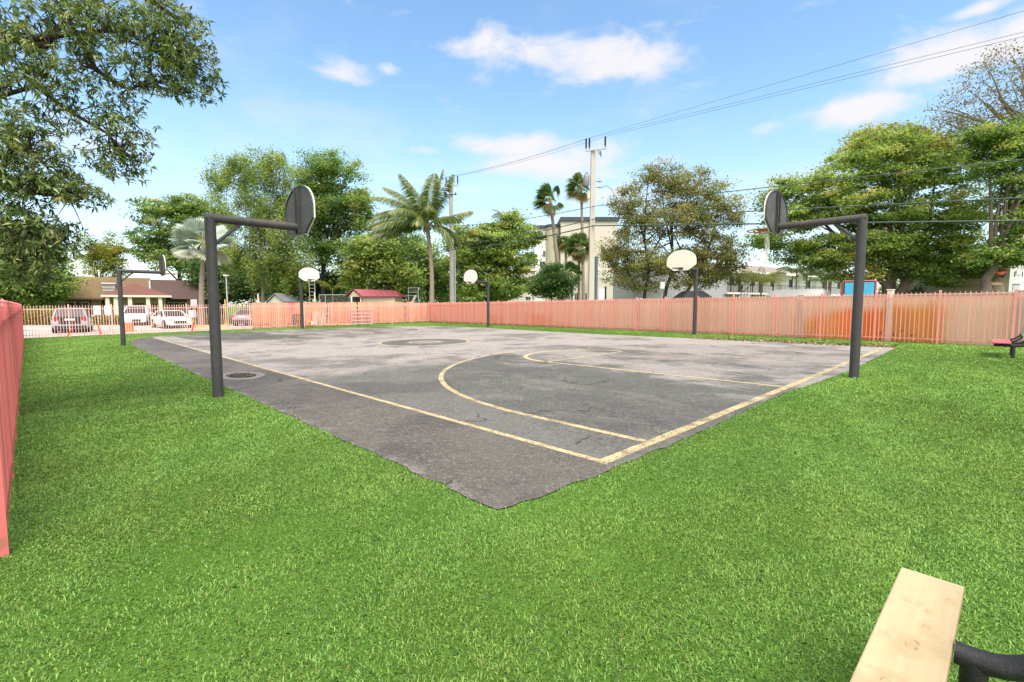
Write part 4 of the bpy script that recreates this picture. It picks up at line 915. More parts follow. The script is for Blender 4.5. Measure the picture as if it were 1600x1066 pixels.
# ------------------------------------------------------------------ palms
def fronds_feather(rng, fr, per, ll, wdt, sag=.4):
    """fr: list of (origin, azimuth, elevation, length, droop, sweep); returns leaflet quads and rachis curves"""
    V = []; T = []; curves = []
    for (o, az_, el_, L, dr_, wx) in fr:
        o = np.array(o); pts = []
        for i in range(13):
            u = i / 12; e = el_ - dr_ * u ** 1.5
            if i == 0: p = o.copy()
            else: p = p + np.array([math.cos(az_) * math.cos(e), math.sin(az_) * math.cos(e), math.sin(e)]) * L / 12 + np.array([wx * u * L / 12, 0, 0])
            pts.append(p.copy())
        curves.append(pts); pts = np.array(pts)
        for k in range(per):
            u = .12 + .88 * k / per; f = u * 12; i = min(11, int(f)); p = pts[i] + (pts[i + 1] - pts[i]) * (f - i); tg = pts[i + 1] - pts[i]; tg /= np.linalg.norm(tg)
            sd_ = np.cross(tg, [0, 0, 1.]); sd_ /= max(1e-6, np.linalg.norm(sd_)); l_ = ll * (math.sin(math.pi * (u * .85 + .12)) ** .6) * rng.uniform(.8, 1.1)
            for sgn in (-1, 1):
                dvec = sd_ * sgn * .75 + tg * .65 + np.array([wx * .7, 0, -sag - .5 * sag * u]) + rng.normal(size=3) * .1; dvec /= np.linalg.norm(dvec)
                m_ = p + dvec * l_ * .5 + np.array([0, 0, .06 * l_]); e_ = p + dvec * l_ + np.array([wx * .1, 0, -.22 * l_]); nrm = np.cross(dvec, tg); nrm /= max(1e-6, np.linalg.norm(nrm)); wv = np.cross(dvec, nrm) * wdt
                V.append([p - wv * .3, m_ - wv, e_, m_ + wv]); T.append((rng.uniform(0, 1), u))
    return np.array(V).reshape(-1, 3), np.array(T), curves
def feather_palm(label, base, top, fr, leafm, ll, wdt, tr, per=46, seed=1, sag=.45, shaft=None, cat='palm tree', name='palm_tree', lean=(0, 0), group=None):
    rng = np.random.default_rng(seed); root = thing(name, label, cat, base, 0, group); T0 = Vector(top) - Vector(base)
    V, T, curves = fronds_feather(rng, [((T0.x, T0.y, T0.z), *f) for f in fr], per, ll, wdt, sag)
    np_mesh('fronds', V, 4, leafm, root, {'tone': np.repeat(T[:, 0], 4), 'tint': np.repeat(np.clip(T[:, 1] * .9 + rng.normal(0, .15, len(T)), 0, 1), 4)})
    b = MB()
    for c in curves: b.tube([Vector(p) for p in c], [tr * .22 * (1 - .85 * i / 12) for i in range(13)], 5)
    b.build('midribs', M['rachis'], root)
    b = MB(); n = 26; pts = []; rad = []; rs = random.Random(seed)
    for i in range(n + 1):
        u = i / n; pts.append(Vector((T0.x * u ** 1.6 + lean[0] * math.sin(math.pi * u), T0.y * u, -.15 + (T0.z + .15) * u))); rad.append(tr * (1.25 - .45 * u + (.05 if i % 2 else -.05) + (.35 * max(0, u - .86) / .14 if shaft is None else 0)))
    b.tube(pts, rad, 10); b.build('trunk', M['palm_bark'], root, smooth=True)
    if shaft is None:
        b = MB()
        for k in range(30):
            a = rs.uniform(0, 6.28); z_ = rs.uniform(-.9, .0); b.tube([T0 + Vector((tr * .9 * math.cos(a), tr * .9 * math.sin(a), z_)), T0 + Vector((tr * 2.2 * math.cos(a), tr * 2.2 * math.sin(a), z_ + .35))], [.05, .015], 5)
        b.build('boot', M['palm_bark'], root)
    return root
M['rachis'] = mat('palm_midrib', (.30, .29, .08), .6)
Yc = 45.0; cb = D(673, Yc); ct = W(667, 352, Yc)
R_ = math.radians
fr = []
rs = random.Random(21)
# wind blows to the left: windward fronds swept up and over
for (a, e, L, dr_, wx) in ((180, 5, 5.4, .55, -.25), (172, 22, 5.6, .85, -.3), (195, 35, 5.2, 1.3, -.35), (165, 48, 5.3, 1.3, -.35), (210, 15, 5, .9, -.25), (150, 10, 4.8, .8, -.25), (188, -8, 5.6, .3, -.2),
                           (120, 74, 5.6, .5, -.30), (60, 80, 5.8, .35, -.22), (90, 66, 5.4, .6, -.3), (20, 78, 5.9, .12, .05), (330, 66, 5.4, .2, .18), (250, 70, 5.4, .6, -.3), (300, 72, 5.2, .35, 0), (170, 68, 5.5, .8, -.32),
                           (0, 24, 4.8, .25, .02), (15, 8, 4.3, 1.5, .05), (340, 0, 4.2, 1.55, -.05), (270, 25, 4.5, 1.3, -.15), (290, 50, 4.4, 1.4, -.15), (240, 40, 4.9, 1.3, -.25), (100, 30, 4.5, 1.0, -.2), (200, 58, 5.3, 1.1, -.38), (35, 40, 4.4, 1.1, -.05)):
    fr.append((R_(a), R_(e), L * .92, dr_, wx))
feather_palm('coconut palm with wind-swept fronds left of the grey utility pole', cb, ct, fr, LM['palm'], 1.2, .040, .20, 105, 21, lean=(.25, 0))
def small_palm(label, px, y, ztop, L, leafm, seed, nfr=12, tr=.09, group=None, ll=.42, per=30):
    rs = random.Random(seed); b_ = D(px, y); fr = [(R_(k * 360 / nfr + rs.uniform(-12, 12)), R_(rs.uniform(28, 75)), L * rs.uniform(.85, 1.1), rs.uniform(1.2, 1.9), 0) for k in range(nfr)]
    return feather_palm(label, b_, Vector((b_.x, b_.y, b_.z + ztop)), fr, leafm, ll, .03, tr, per, seed, .6, shaft=1, group=group)
small_palm('small lime yellow palm in front of the balcony', 1186, 53, 3.7, 2.9, LM['palm_lime'], 61, 14, ll=.7)
small_palm('dark green small palm left of the pair before the balcony', 1240, 52, 4.6, 2.6, LM['palm_dark'], 62, 13, group='small palms before the balcony')
small_palm('dark green small palm right of the pair before the balcony', 1256, 53, 4.3, 2.5, LM['palm_dark'], 63, 13, group='small palms before the balcony')
small_palm('dark green small palm beside the right end of the balcony', 1285, 55, 3.9, 2.3, LM['palm_dark'], 64, 12, group='small palms before the balcony')
small_palm('bushy palm tuft above the bushy green tree', 790, 66, 13.0, 2.6, LM['palm_dark'], 65, 16, .16)
small_palm('lime green banana-like palm behind the shed ridge, left of the lime tree', 522, 56, 3.4, 2.5, LM['palm_lime'], 66, 10)

def fan_palm(label, base, top, leaves, leafm, fan, tr, seed=1, name='fan_palm', lean=(0, 0), skirt=0, segs=26, group=None, pet=1.0):
    """leaves: (azimuth, elevation, petiole, droop, wind)"""
    rng = np.random.default_rng(seed); root = thing(name, label, 'palm tree', base, 0, group); T0 = np.array(Vector(top) - Vector(base)); V = []; T = []; pt = MB()
    for (a, e, pl_, dr_, wx) in leaves:
        d = np.array([math.cos(a) * math.cos(e) + wx, math.sin(a) * math.cos(e), math.sin(e)]); d /= np.linalg.norm(d); h = T0 + d * pl_ + np.array([0, 0, -.12 * pl_ ** 2 * .5])
        pt.tube([T0, T0 * .5 + h * .5 + np.array([0, 0, .05]), h], [.035, .03, .02], 5)
        sd_ = np.cross(d, [0, 0, 1.]); sd_ /= max(.05, np.linalg.norm(sd_)); nr = np.cross(sd_, d); s_ = fan * rng.uniform(.85, 1.1)
        roll = rng.uniform(-.5, .5); sd_, nr = sd_ * math.cos(roll) + nr * math.sin(roll), nr * math.cos(roll) - sd_ * math.sin(roll)
        tn = rng.uniform(0, 1); ti = rng.uniform(0, .7)
        if e < -.6: ti = .95
        for k in range(segs):
            ph = -2.0 + 4.0 * k / (segs - 1); c_, n_ = math.cos(ph), math.sin(ph); dv_ = d * c_ + sd_ * n_ + nr * .18 * math.cos(ph * 1.5); dv_ /= np.linalg.norm(dv_); L = s_ * (1 - .12 * abs(ph) / 2)
            m_ = h + dv_ * L * .55; e_ = h + dv_ * L + np.array([wx * .3 * L, 0, -dr_ * L * rng.uniform(.6, 1.3)]); wv = np.cross(dv_, nr); wv = wv / max(1e-6, np.linalg.norm(wv)) * L * .065
            zz = nr * L * .02 * (1 if k % 2 else -1)
            V += [h - wv * .15, m_ - wv + zz, e_, m_ + wv - zz]; T += [(np.clip(tn + rng.normal(0, .2), 0, 1), ti)] * 4
    T = np.array(T); np_mesh('leaves', np.array(V), 4, leafm, root, {'tone': T[:, 0], 'tint': T[:, 1]})
    pt.build('petioles', M['rachis'], root)
    b = MB(); n = 22; T1 = Vector(T0); b.tube([Vector((T1.x * u ** 1.4 + lean[0] * math.sin(math.pi * u), T1.y * u, -.15 + (T1.z + .15) * u)) for u in [i / n for i in range(n + 1)]], [tr * (1.3 - .5 * i / n + (.04 if i % 2 else -.04)) for i in range(n + 1)], 10)
    b.build('trunk', M['palm_bark'], root, smooth=True)
    return root
def fan_leaves(seed, n, e0, e1, pl_, wx=0, dr_=.25):
    rs = random.Random(seed); return [(k * 2.4 + rs.uniform(-.3, .3), R_(e0 + (e1 - e0) * k / (n - 1) + rs.uniform(-8, 8)), pl_ * rs.uniform(.8, 1.2), dr_ * rs.uniform(.5, 1.5), wx) for k in range(n)]
bp = D(880, 62); fan_palm('tall wind-blown fan palm with curving trunk before the beige building', bp, W(860, 312, 62), fan_leaves(71, 22, -55, 80, 1.25, -.55, .3), LM['palm_dark'], 1.35, .24, 71, lean=(-.2, 0), group='fan palms before the beige building')
bp = D(911, 66); fan_palm('tall fan palm close left of the concrete utility pole', bp, W(908, 290, 66), fan_leaves(72, 20, -55, 80, 1.1, -.45, .3), LM['palm_dark'], 1.25, .2, 72, group='fan palms before the beige building')
bp = D(904, 58); fan_palm('mid-height fan palm with full crown between the tall palms and the pole', bp, W(905, 385, 58), fan_leaves(73, 30, -75, 75, 1.0, -.1, .35), LM['palm_dark'], 1.15, .16, 73, group='fan palms before the beige building')
bp = D(884, 64); fan_palm('ragged fan palm with drooping dead leaves behind the curving trunk', bp, W(884, 370, 64), fan_leaves(74, 18, -80, 10, .9, 0, .5), LM['palm_dark'], 1.2, .18, 74, group='fan palms before the beige building')
bp = D(893, 57); fan_palm('low fan palm beside the small rounded tree', bp, W(893, 428, 57), fan_leaves(75, 22, -70, 70, .8, 0, .4), LM['palm_dark'], .95, .14, 75, group='fan palms before the beige building')
bp = D(316, 42); fan_palm('silver blue fan palm behind the nearest left hoop pole', bp, W(318, 378, 42), [(R_(a), R_(e), p_, .12, -.12) for a, e, p_ in ((165, 25, 1.3), (150, 55, 1.2), (120, 75, 1.1), (190, 5, 1.5), (175, 40, 1.4), (200, -28, 1.4), (215, -48, 1.3), (40, 40, 1.3), (10, 8, 1.5), (340, -10, 1.4), (320, -40, 1.4), (250, 20, 1.2), (280, 50, 1.2), (300, -5, 1.3), (60, 10, 1.3), (20, -35, 1.3), (240, -35, 1.3))], LM['silver'], 1.45, .2, 76, segs=40)

# ------------------------------------------------------------------ the near tree hanging in from the left
def near_tree():
    rng = np.random.default_rng(77); base = Vector((-10.2, 5.6, float(gz(-10.2, 5.6)))); root = thing('tree', 'near tree with long narrow leaves hanging in from the top left corner', 'tree', base)
    B = []
    for px, py, rx, ry, y, wt in ((60, 40, 90, 60, 6.6, 1.3), (170, 40, 80, 50, 6.8, 1.2), (265, 50, 62, 48, 7.0, 1.25), (300, 110, 36, 42, 7.1, .9), (240, 110, 55, 40, 7.0, .7), (160, 130, 60, 45, 6.9, .55), (195, 200, 40, 42, 7.0, .55), (185, 255, 34, 26, 7.1, .45), (120, 190, 42, 34, 6.9, .3),
                              (40, 110, 60, 60, 6.4, 1.0), (25, 200, 46, 50, 6.3, .9), (60, 250, 44, 34, 6.4, .55), (20, 290, 50, 46, 6.3, .9), (95, 290, 46, 22, 6.5, .55), (130, 308, 28, 16, 6.6, .22), (40, 350, 60, 32, 6.4, .9), (90, 375, 28, 30, 6.5, .35), (25, 405, 50, 30, 6.4, .75), (50, 440, 40, 14, 6.6, .12),
                              (-70, 120, 90, 140, 6.6, .8), (-60, 330, 70, 90, 6.5, .6), (150, -50, 170, 50, 7.2, 1.2)):
        c = W(px, py, y); k = y / F; B.append((c, np.array([rx * k, .55, ry * k]), wt))
    tw = np.array([b[2] for b in B]); cnt = (tw / tw.sum() * 2900).astype(int); V = []; T = []; I = []; tips = []
    for (c, r, wt), n in zip(B, cnt):
        d = unit(rng.normal(size=(n, 3))) * (rng.uniform(0, 1, n) ** .45)[:, None]; tips.append(np.array(c) + d * r)
    tips = np.concatenate(tips)
    n = len(tips); ax = rng.normal(size=(n, 3)) * .6 + np.array([.3, -.25, .25]); ax = unit(ax); tone_t = np.clip(rng.normal(.42, .3, n), 0, 1); tint_t = rng.uniform(0, 1, n) ** 4
    per = 9
    for j in range(per):
        u = unit(np.cross(ax, unit(rng.normal(size=(n, 3))))); d = unit(ax * rng.uniform(.05, .8, n)[:, None] + u * 1.0 + np.array([0, 0, -.28])); L = rng.uniform(.06, .122, n)[:, None]
        s = tips - ax * rng.uniform(0, .07, n)[:, None]; nr = unit(np.cross(d, np.cross(np.array([0, 0, 1.]) + rng.normal(size=(n, 3)) * .5, d))); sd_ = np.cross(d, nr) * L * .125
        e = s + d * L; e[:, 2] -= .022
        V.append(np.stack([s, s + d * L * .42 - sd_, e, s + d * L * .42 + sd_], 1)); T.append(np.repeat(np.clip(tone_t + rng.normal(0, .2, n), 0, 1), 4)); I.append(np.repeat(np.clip(tint_t + rng.normal(0, .05, n), 0, 1), 4))
    V = np.concatenate(V).reshape(-1, 3) - np.array(base); np_mesh('crown', V, 4, LM['near'], root, {'tone': np.concatenate(T), 'tint': np.concatenate(I)})
    b = MB(); O = lambda px, py, y: W(px, py, y) - base; rs = random.Random(9)
    fork = Vector((.5, .2, 3.2))
    b.tube([(0, 0, -.3), (.05, 0, 1.2), (.25, .1, 2.3), fork], [.30, .24, .22, .19], 12)
    mains = [[fork, O(-60, 120, 6.5), O(10, 60, 6.6), O(70, 72, 6.7), O(90, 45, 6.8), O(150, -10, 7)], [O(40, 62, 6.6), O(120, 52, 6.8), O(195, 46, 6.9), O(235, 75, 7.0), O(290, 100, 7.1)], [O(-60, 120, 6.5), O(0, 150, 6.4), O(55, 135, 6.6), O(110, 175, 6.8), O(170, 210, 7.0), O(200, 262, 7.1)],
             [fork, O(-90, 260, 6.3), O(-10, 290, 6.3), O(60, 300, 6.4), O(130, 310, 6.6)], [O(-90, 260, 6.3), O(-30, 350, 6.3), O(40, 365, 6.4), O(80, 395, 6.5)], [fork, O(-80, -40, 6.9), O(60, -50, 7.0), O(200, -20, 7.1), O(280, 30, 7.1)], [O(-10, 290, 6.3), O(20, 230, 6.3), O(50, 240, 6.4), O(75, 262, 6.4)], [O(120, 52, 6.8), O(150, 110, 6.9), O(200, 140, 7.), O(230, 130, 7.)]]
    for i, pts in enumerate(mains):
        k = len(pts); b.tube(pts, [(.085 if pts[0] is fork else .034) * (1 - .75 * q / (k - 1)) + .006 for q in range(k)], 8)
    P = np.array([np.array(m_[q]) * (1 - f) + np.array(m_[q + 1]) * f for m_ in mains for q in range(len(m_) - 1) for f in (0, .33, .66)])
    for tI in rng.choice(n, 620, replace=False):   # twigs from the nearest limb out to the leaf whorls
        t_ = tips[tI] - np.array(base); dd = np.linalg.norm(P - t_, axis=1); q = P[dd.argsort()[rs.randrange(3)]]
        mid = q * .5 + t_ * .5 + np.array([rs.uniform(-.08, .08), rs.uniform(-.08, .08), rs.uniform(.0, .12)])
        b.tube([q, mid, t_], [.011, .007, .003], 4, cap=False)
    b.build('trunk', M['bark_dark'], root, smooth=True)
near_tree()

# ------------------------------------------------------------------ buildings
def window(parent, x0, x1, z0, z1, y, glass='glass', frame='trim', mull=1, t=.06, loc=None, sill=False):
    """window on a wall facing -y at local y"""
    b = MB(); f = .06
    b.bb(x0, x1, y - .03, y + .01, z0, z0 + f); b.bb(x0, x1, y - .03, y + .01, z1 - f, z1); b.bb(x0, x0 + f, y - .03, y + .01, z0 + f, z1 - f); b.bb(x1 - f, x1, y - .03, y + .01, z0 + f, z1 - f)
    for k in range(mull): x = x0 + (x1 - x0) * (k + 1) / (mull + 1); b.bb(x - .02, x + .02, y - .022, y + .01, z0 + f, z1 - f)
    o = b.build('window', M[frame], parent); b = MB(); b.bb(x0 + f, x1 - f, y - .012, y + .005, z0 + f, z1 - f); b.build('pane', M[glass], o)
    return o
def part(name, m_, parent, *boxes, bevel=0):
    b = MB()
    for q in boxes: b.bb(*q)
    return b.build(name, M[m_] if isinstance(m_, str) else m_, parent, bevel=bevel)

# brown roofed house, far left
hc = Vector(((200 - 800) / F * 52, 52, 0)); hd = Vector((.80, .60, 0)); hn = Vector((-.60, .80, 0)); HA = math.atan2(.60, .80)
def hpx(px, yl=0.0, o=None):
    o = o or hc + hn * yl; k = (px - 800) / F * 1.003; t_ = (k * o.y - o.x) / (hd.x - k * hd.y); return t_
h0 = hpx(85); ho = hc + hd * h0; hz = float(gz(ho.x, ho.y))
def hx(px, yl=0.0): return hpx(px, yl) - h0
hs = thing('brown_roofed_house', 'low house with mossy brown shingled roof and a small hipped entrance porch', 'house', (ho.x, ho.y, hz), HA); WD = hx(312)
ZE, ZR = 2.55, 5.05; RD = 4.6
part('wall', 'brown_wall', hs, (.6, WD + 2, 1.6, 9, -.2, ZE - .02)); 
for q in ((hx(147, 1.2), hx(163, 1.2), 1.2, 1.59), (.1, .42, .8, 1.15), (hx(99, .8), hx(99, .8) + .35, .8, 1.15), (hx(295, .8), hx(295, .8) + .3, .8, 1.1)):
    part('pier', 'tan_wall', hs, (*q, -.2, ZE - .06))
SPL = hx(240)
b = MB(); b.add([(0, 0, ZE), (SPL, 0, ZE), (SPL, RD, ZR), (1.45, RD, ZR), (0, RD * 2, ZE), (SPL, RD * 2, ZE)], [(0, 1, 2, 3), (0, 3, 4), (4, 3, 2, 5)]); b.add([(0, .02, ZE - .14), (SPL, .02, ZE - .14), (SPL, .02, ZE - .002), (0, .02, ZE - .002)], [(0, 1, 2, 3)]); b.add([(0, 0, ZE - .02), (SPL, 0, ZE - .02), (SPL, RD * 2, ZE - .02), (0, RD * 2, ZE - .02)], [(3, 2, 1, 0)])
b.build('roof', M['shingle'], hs)['label'] = 'mossy left roof'
b = MB(); b.add([(SPL + .01, -.3, ZE), (WD + 2.4, -.3, ZE), (WD + 1.2, RD, ZR - .15), (SPL + .01, RD, ZR - .15), (SPL + .01, RD * 2, ZE), (WD + 2.4, RD * 2, ZE)], [(0, 1, 2, 3), (3, 2, 5, 4), (1, 5, 2)]); b.add([(SPL, -.28, ZE - .02), (WD + 2.4, -.28, ZE - .02), (WD + 2.4, RD * 2, ZE - .02), (SPL, RD * 2, ZE - .02)], [(3, 2, 1, 0)])
b.build('roof', shingle_mat('dark_shingles', (.10, .055, .045), (.075, .045, .04)), hs)['label'] = 'dark right roof'
dxa = hx(164, 1.4); dxb = hx(186, 1.4)
part('dormer', 'trim', hs, (dxa, dxb, 1.2, 3.5, 3.0, 3.15), (dxa, dxb, 1.35, 3.6, 4.18, 4.28)); part('dormer_louver', 'glass_grey', hs, (dxa + .05, dxb - .05, 1.6, 3.5, 3.16, 4.17))
part('dormer_bar', 'brown_wall', hs, (dxa + .02, dxb - .02, 1.55, 1.59, 3.62, 3.68), (dxa + .02, dxb - .02, 1.55, 1.59, 3.32, 3.36))
yp = -3.0; px0, px1 = hx(162, yp), hx(272, yp)
pz = 1.55 + (477 - 462) / F * 49 - hz
part('porch_fascia', 'cream', hs, (px0, px1, yp, yp + 5.5, pz - .14, pz + .06))
b = MB(); xm = hx(215, yp + 2.6); b.add([(px0 + .05, yp + .05, pz + .062), (px1 - .05, yp + .05, pz + .062), (px1 - .05, yp + 5.4, pz + .062), (px0 + .05, yp + 5.4, pz + .062), (xm, yp + 2.6, pz + 1.42)], [(0, 1, 4), (1, 2, 4), (2, 3, 4), (3, 0, 4)]); b.build('porch_roof', M['shingle_red'], hs)
for px in (172, 185, 207, 235, 254): x = hx(px, yp + .3); part('porch_column', 'cream', hs, (x - .17, x + .17, yp + .2, yp + .54, -.2, pz - .142), bevel=.01)
part('porch_wall', 'tan_wall', hs, (px0 + .4, px1 - .5, yp + 2.4, yp + 3.9, -.2, pz - .142))
part('door', mat('maroon_door', (.17, .05, .06), .5), hs, (hx(214, yp + 2.4), hx(228, yp + 2.4), yp + 2.36, yp + 2.398, -.2, 2.05))
x = hx(247, yp + 2.4); window(hs, x - .8, x + .5, .9, 2.1, yp + 2.4)
for px in (110, 132): x = hx(px, 1.6); window(hs, x - .6, x + .6, .8, 2.2, 1.6)
for px in (275, 296): x = hx(px, 1.6); window(hs, x - .6, x + .6, .8, 2.2, 1.6)
part('vent_pipe', 'trim', hs, (hx(239, 1.3) - .06, hx(239, 1.3) + .06, 1.2, 1.32, 3.0, 4.6))

# beige multi storey building behind the concrete pole
BY = 86.0
def bxz(px, y=BY): return (px - 800) / F * y * 1.003
bb0 = thing('apartment_block', 'beige multi-storey block with dark roof band behind the concrete utility pole', 'building', (bxz(800), BY, float(gz(0, 60))))
ox = bxz(800); Zt = lambda py, y=BY: 1.55 + (477 - py) / F * y - .09
X_ = lambda px, y=BY: bxz(px, y) - ox
zt = Zt(352)
part('wall', 'beige', bb0, (X_(874), X_(960), -1.2, 10, -.3, Zt(350))); part('white_bay', 'white_wall', bb0, (X_(836), X_(853), 1.2, 10, -.3, Zt(358)))
b = MB(); n = 18; xc, rr_ = (X_(853) + X_(875)) / 2, (X_(875) - X_(853)) / 2; b.tube([(xc, 1.0, -.3), (xc, 1.0, Zt(357))], rr_ * 1.02, 28); b.build('stair_tower', M['beige_dark'], bb0, smooth=True)
b = MB(); b.tube([(xc, 1.0, Zt(357) + .01), (xc, 1.0, Zt(353))], rr_ * 1.12, 28); b.build('tower_band', M['dark_trim'], bb0, smooth=True)
part('roof_band', 'dark_trim', bb0, (X_(873), X_(962), -1.5, 10.2, Zt(350) + .01, Zt(344)), (X_(834), X_(852), .9, 10.2, Zt(358) + .01, Zt(353)))
part('wing', 'beige', bb0, (X_(790), X_(835.5), .4, 10, -.3, Zt(424)), bevel=0)
part('wing_band', 'cream', bb0, (X_(788), X_(835.4), .15, 10.1, Zt(424) + .01, Zt(421.5)))
for (a, c, z0, z1) in ((821, 838, 454, 445), (821, 829.5, 470, 463), (832, 838, 470, 463), (848, 852.5, 402, 392), (843, 852, 417, 408)):
    yw = .4 if a < 840 else 1.2; yw = .4 if c <= 838 else 1.2; window(bb0, X_(a), X_(min(c, 835.3) if yw == .4 else c), Zt(z0), Zt(z1), yw, mull=1, frame='trim')
for px in (886, 898, 912):
    for py in (462,): window(bb0, X_(px - 3), X_(px + 3), Zt(470), Zt(458), -1.2)
part('downpipe', 'beige_dark', bb0, (X_(917), X_(920), -1.5, -1.21, -.3, Zt(350)))
part('lower_wing', 'beige', bb0, (X_(921), X_(990), -3.2, -1.25, -.3, Zt(425)))
for (a, c) in ((955, 971), (925, 930)): window(bb0, X_(a, 83), X_(c, 83), Zt(472, 83), Zt(462, 83), -3.2)
part('panel', 'white_wall', bb0, (X_(935, 83), X_(943, 83), -3.26, -3.21, .3, Zt(452, 83)))
part('panel_shade', 'dark', bb0, (X_(943, 83) + .01, X_(946, 83), -3.24, -3.21, .3, Zt(448, 83)))
for (px, py, hw, hh) in ((938, 388, 4, 10), (950, 405, 5, 6)): window(bb0, X_(px - hw), X_(px + hw), Zt(py + hh), Zt(py), -1.2)

# white two storey balcony building
q0, q1 = Vector(((945 - 800) / F * 47.8, 47.8, 0)), Vector(((1345 - 800) / F * 74.6, 74.6, 0)); dd = (q1 - q0).normalized(); LB2 = (q1 - q0).length; AB = math.atan2(dd.y, dd.x)
zb2 = float(gz(25, 60)); wb = thing('balcony_building', 'long white two-storey building with black balcony railing behind the olive tree', 'building', (q0.x, q0.y, zb2), AB)
def along_b(px):
    k = (px - 800) / F * 1.003; return (k * q0.y - q0.x) / (dd.x - k * dd.y)
bx = along_b(1138); ex = along_b(992)
part('wall', 'white_wall', wb, (bx, LB2, 1.5, 11, -.3, 5.25)); part('end_wall', mat('shaded_stucco', (.42, .42, .44), .9), wb, (ex, bx - .01, .3, 3.5, -.3, 5.25))  # end wall shade is put into its darker stucco colour
b = MB(); b.add([(bx - .5, -.5, 5.3), (LB2 + .5, -.5, 5.3), (LB2 + .5, 6, 6.9), (bx - .5, 6, 6.9), (bx - .5, 12, 5.3), (LB2 + .5, 12, 5.3)], [(0, 1, 2, 3), (3, 2, 5, 4), (0, 3, 4), (1, 5, 2)]); b.build('roof', M['shingle_tan'], wb)
part('eave', 'trim', wb, (bx - .5, LB2 + .5, -.55, -.505, 5.08, 5.34)); part('soffit', 'trim', wb, (bx - .5, LB2 + .5, -.5, 1.49, 5.255, 5.29))
part('flat_roof', 'trim', wb, (ex - .2, bx - .51, .1, 3.7, 5.26, 5.45))
part('balcony_slab', 'trim', wb, (bx - .8, LB2 + .3, -.25, 1.49, 2.5, 2.72))
part('railing', 'rail', wb, *([(bx - .8, LB2 + .3, -.2, -.15, 3.72, 3.78), (bx - .8, LB2 + .3, -.2, -.15, 2.78, 2.82)] + [(bx - .8 + k * .3 - .014, bx - .8 + k * .3 + .014, -.19, -.16, 2.82, 3.72) for k in range(int((LB2 - bx + 1) / .3))]))
k = bx + .4
while k < LB2 - 2:
    window(wb, k + 1.5, k + 2.5, 3.6, 4.8, 1.5, mull=0); part('door', 'glass_grey' if int(k) % 2 else 'brown_wall', wb, (k + 3.3, k + 4.2, 1.46, 1.498, 2.73, 4.75)); k += 4.4
k = bx
while k < LB2: part('balcony_post', 'rail', wb, (k - .05, k + .05, -.12, -.02, -.3, 2.49), (k - .05, k + .05, -.12, -.02, 2.73, 5.25)); k += 4.4
for k in range(5): window(wb, bx + 1.5 + k * 5, bx + 4 + k * 5, .6, 2.1, 1.5)
for px in (1010, 1105): x = along_b(px); window(wb, x - .6, x + .6, 3.6, 4.8, .3, mull=0)
# stair up to the balcony
sx = along_b(1118); b = MB()
for k in range(14): b.bb(sx + k * .30, sx + .32 + k * .30, -1.5, -.3, k * .19 - .3, k * .19 + .05)
b.build('stair', M['grey_wall'], wb); b = MB(); b.beam((sx, -1.5, 1.0), (sx + 4.2, -1.5, 3.7), .05, .06)
for k in range(8): b.bb(sx + k * .6 - .02, sx + k * .6 + .02, -1.52, -1.48, .19 * 2 * k, .19 * 2 * k + 1.0)
b.build('stair_rail', M['rail'], wb)
# person on the balcony
def person(label, loc, rz):
    root = thing('person', label, 'person', loc, rz)
    pts = [((0, 0, .95), .13), ((0, 0, 1.15), .125), ((0, .01, 1.38), .14), ((0, .01, 1.49), .06), ((0, 0, 1.56), .055), ((0, -.02, 1.66), .095), ((0, -.01, 1.74), .07),
           ((-.09, 0, .88), .10), ((-.10, -.01, .50), .065), ((-.10, .02, .09), .045), ((-.10, -.12, .04), .035), ((.09, 0, .88), .10), ((.11, .0, .50), .065), ((.11, .03, .09), .045), ((.11, -.11, .04), .035),
           ((-.19, 0, 1.40), .06), ((-.25, .02, 1.14), .045), ((-.22, -.18, 1.0), .035), ((-.21, -.26, 1.02), .03), ((.19, 0, 1.40), .06), ((.25, .02, 1.14), .045), ((.22, -.18, 1.0), .035), ((.21, -.26, 1.02), .03)]
    ed = [(0, 1), (1, 2), (2, 3), (3, 4), (4, 5), (5, 6), (0, 7), (7, 8), (8, 9), (9, 10), (0, 11), (11, 12), (12, 13), (13, 14), (2, 15), (15, 16), (16, 17), (17, 18), (2, 19), (19, 20), (20, 21), (21, 22)]
    me = bpy.data.meshes.new('body'); me.from_pydata([p for p, r in pts], ed, []); me.materials.append(M['skin']); o = bpy.data.objects.new('body', me); COL.objects.link(o); o.parent = root
    md = o.modifiers.new('skin', 'SKIN'); md.use_smooth_shade = True
    for i, (p, r) in enumerate(pts): me.skin_vertices[0].data[i].radius = (r, r)
    me.skin_vertices[0].data[0].use_root = True
    s_ = o.modifiers.new('sub', 'SUBSURF'); s_.levels = 1; s_.render_levels = 1
    def ell(z, rx, ry, y=0): return [Vector((rx * math.cos(6.2832 * k / 18), y + ry * math.sin(6.2832 * k / 18), z)) for k in range(18)]
    b = MB(); b.loft([ell(.90, .19, .155), ell(1.05, .18, .15), ell(1.25, .185, .155), ell(1.40, .21, .15, .01), ell(1.48, .12, .10, .01)])
    for s in (-1, 1): b.tube([(s * .17, 0, 1.42), (s * .235, .02, 1.26), (s * .25, .02, 1.16)], [.085, .075, .07], 12)
    b.build('shirt', M['shirt'], root, smooth=True)
    b = MB(); b.loft([ell(.97, .185, .15), ell(.84, .19, .155)])
    for s in (-1, 1): b.tube([(s * .09, 0, .90), (s * .10, 0, .72), (s * .105, 0, .52)], [.115, .105, .095], 12)
    b.build('shorts', M['shorts'], root, smooth=True)
    b = MB(); b.loft([ell(1.66 + .0, .105, .115, .01), ell(1.72, .105, .115, .0), ell(1.79, .075, .085, .0), ell(1.82, .02, .02, 0)]); b.build('hair', M['hair'], root, smooth=True)
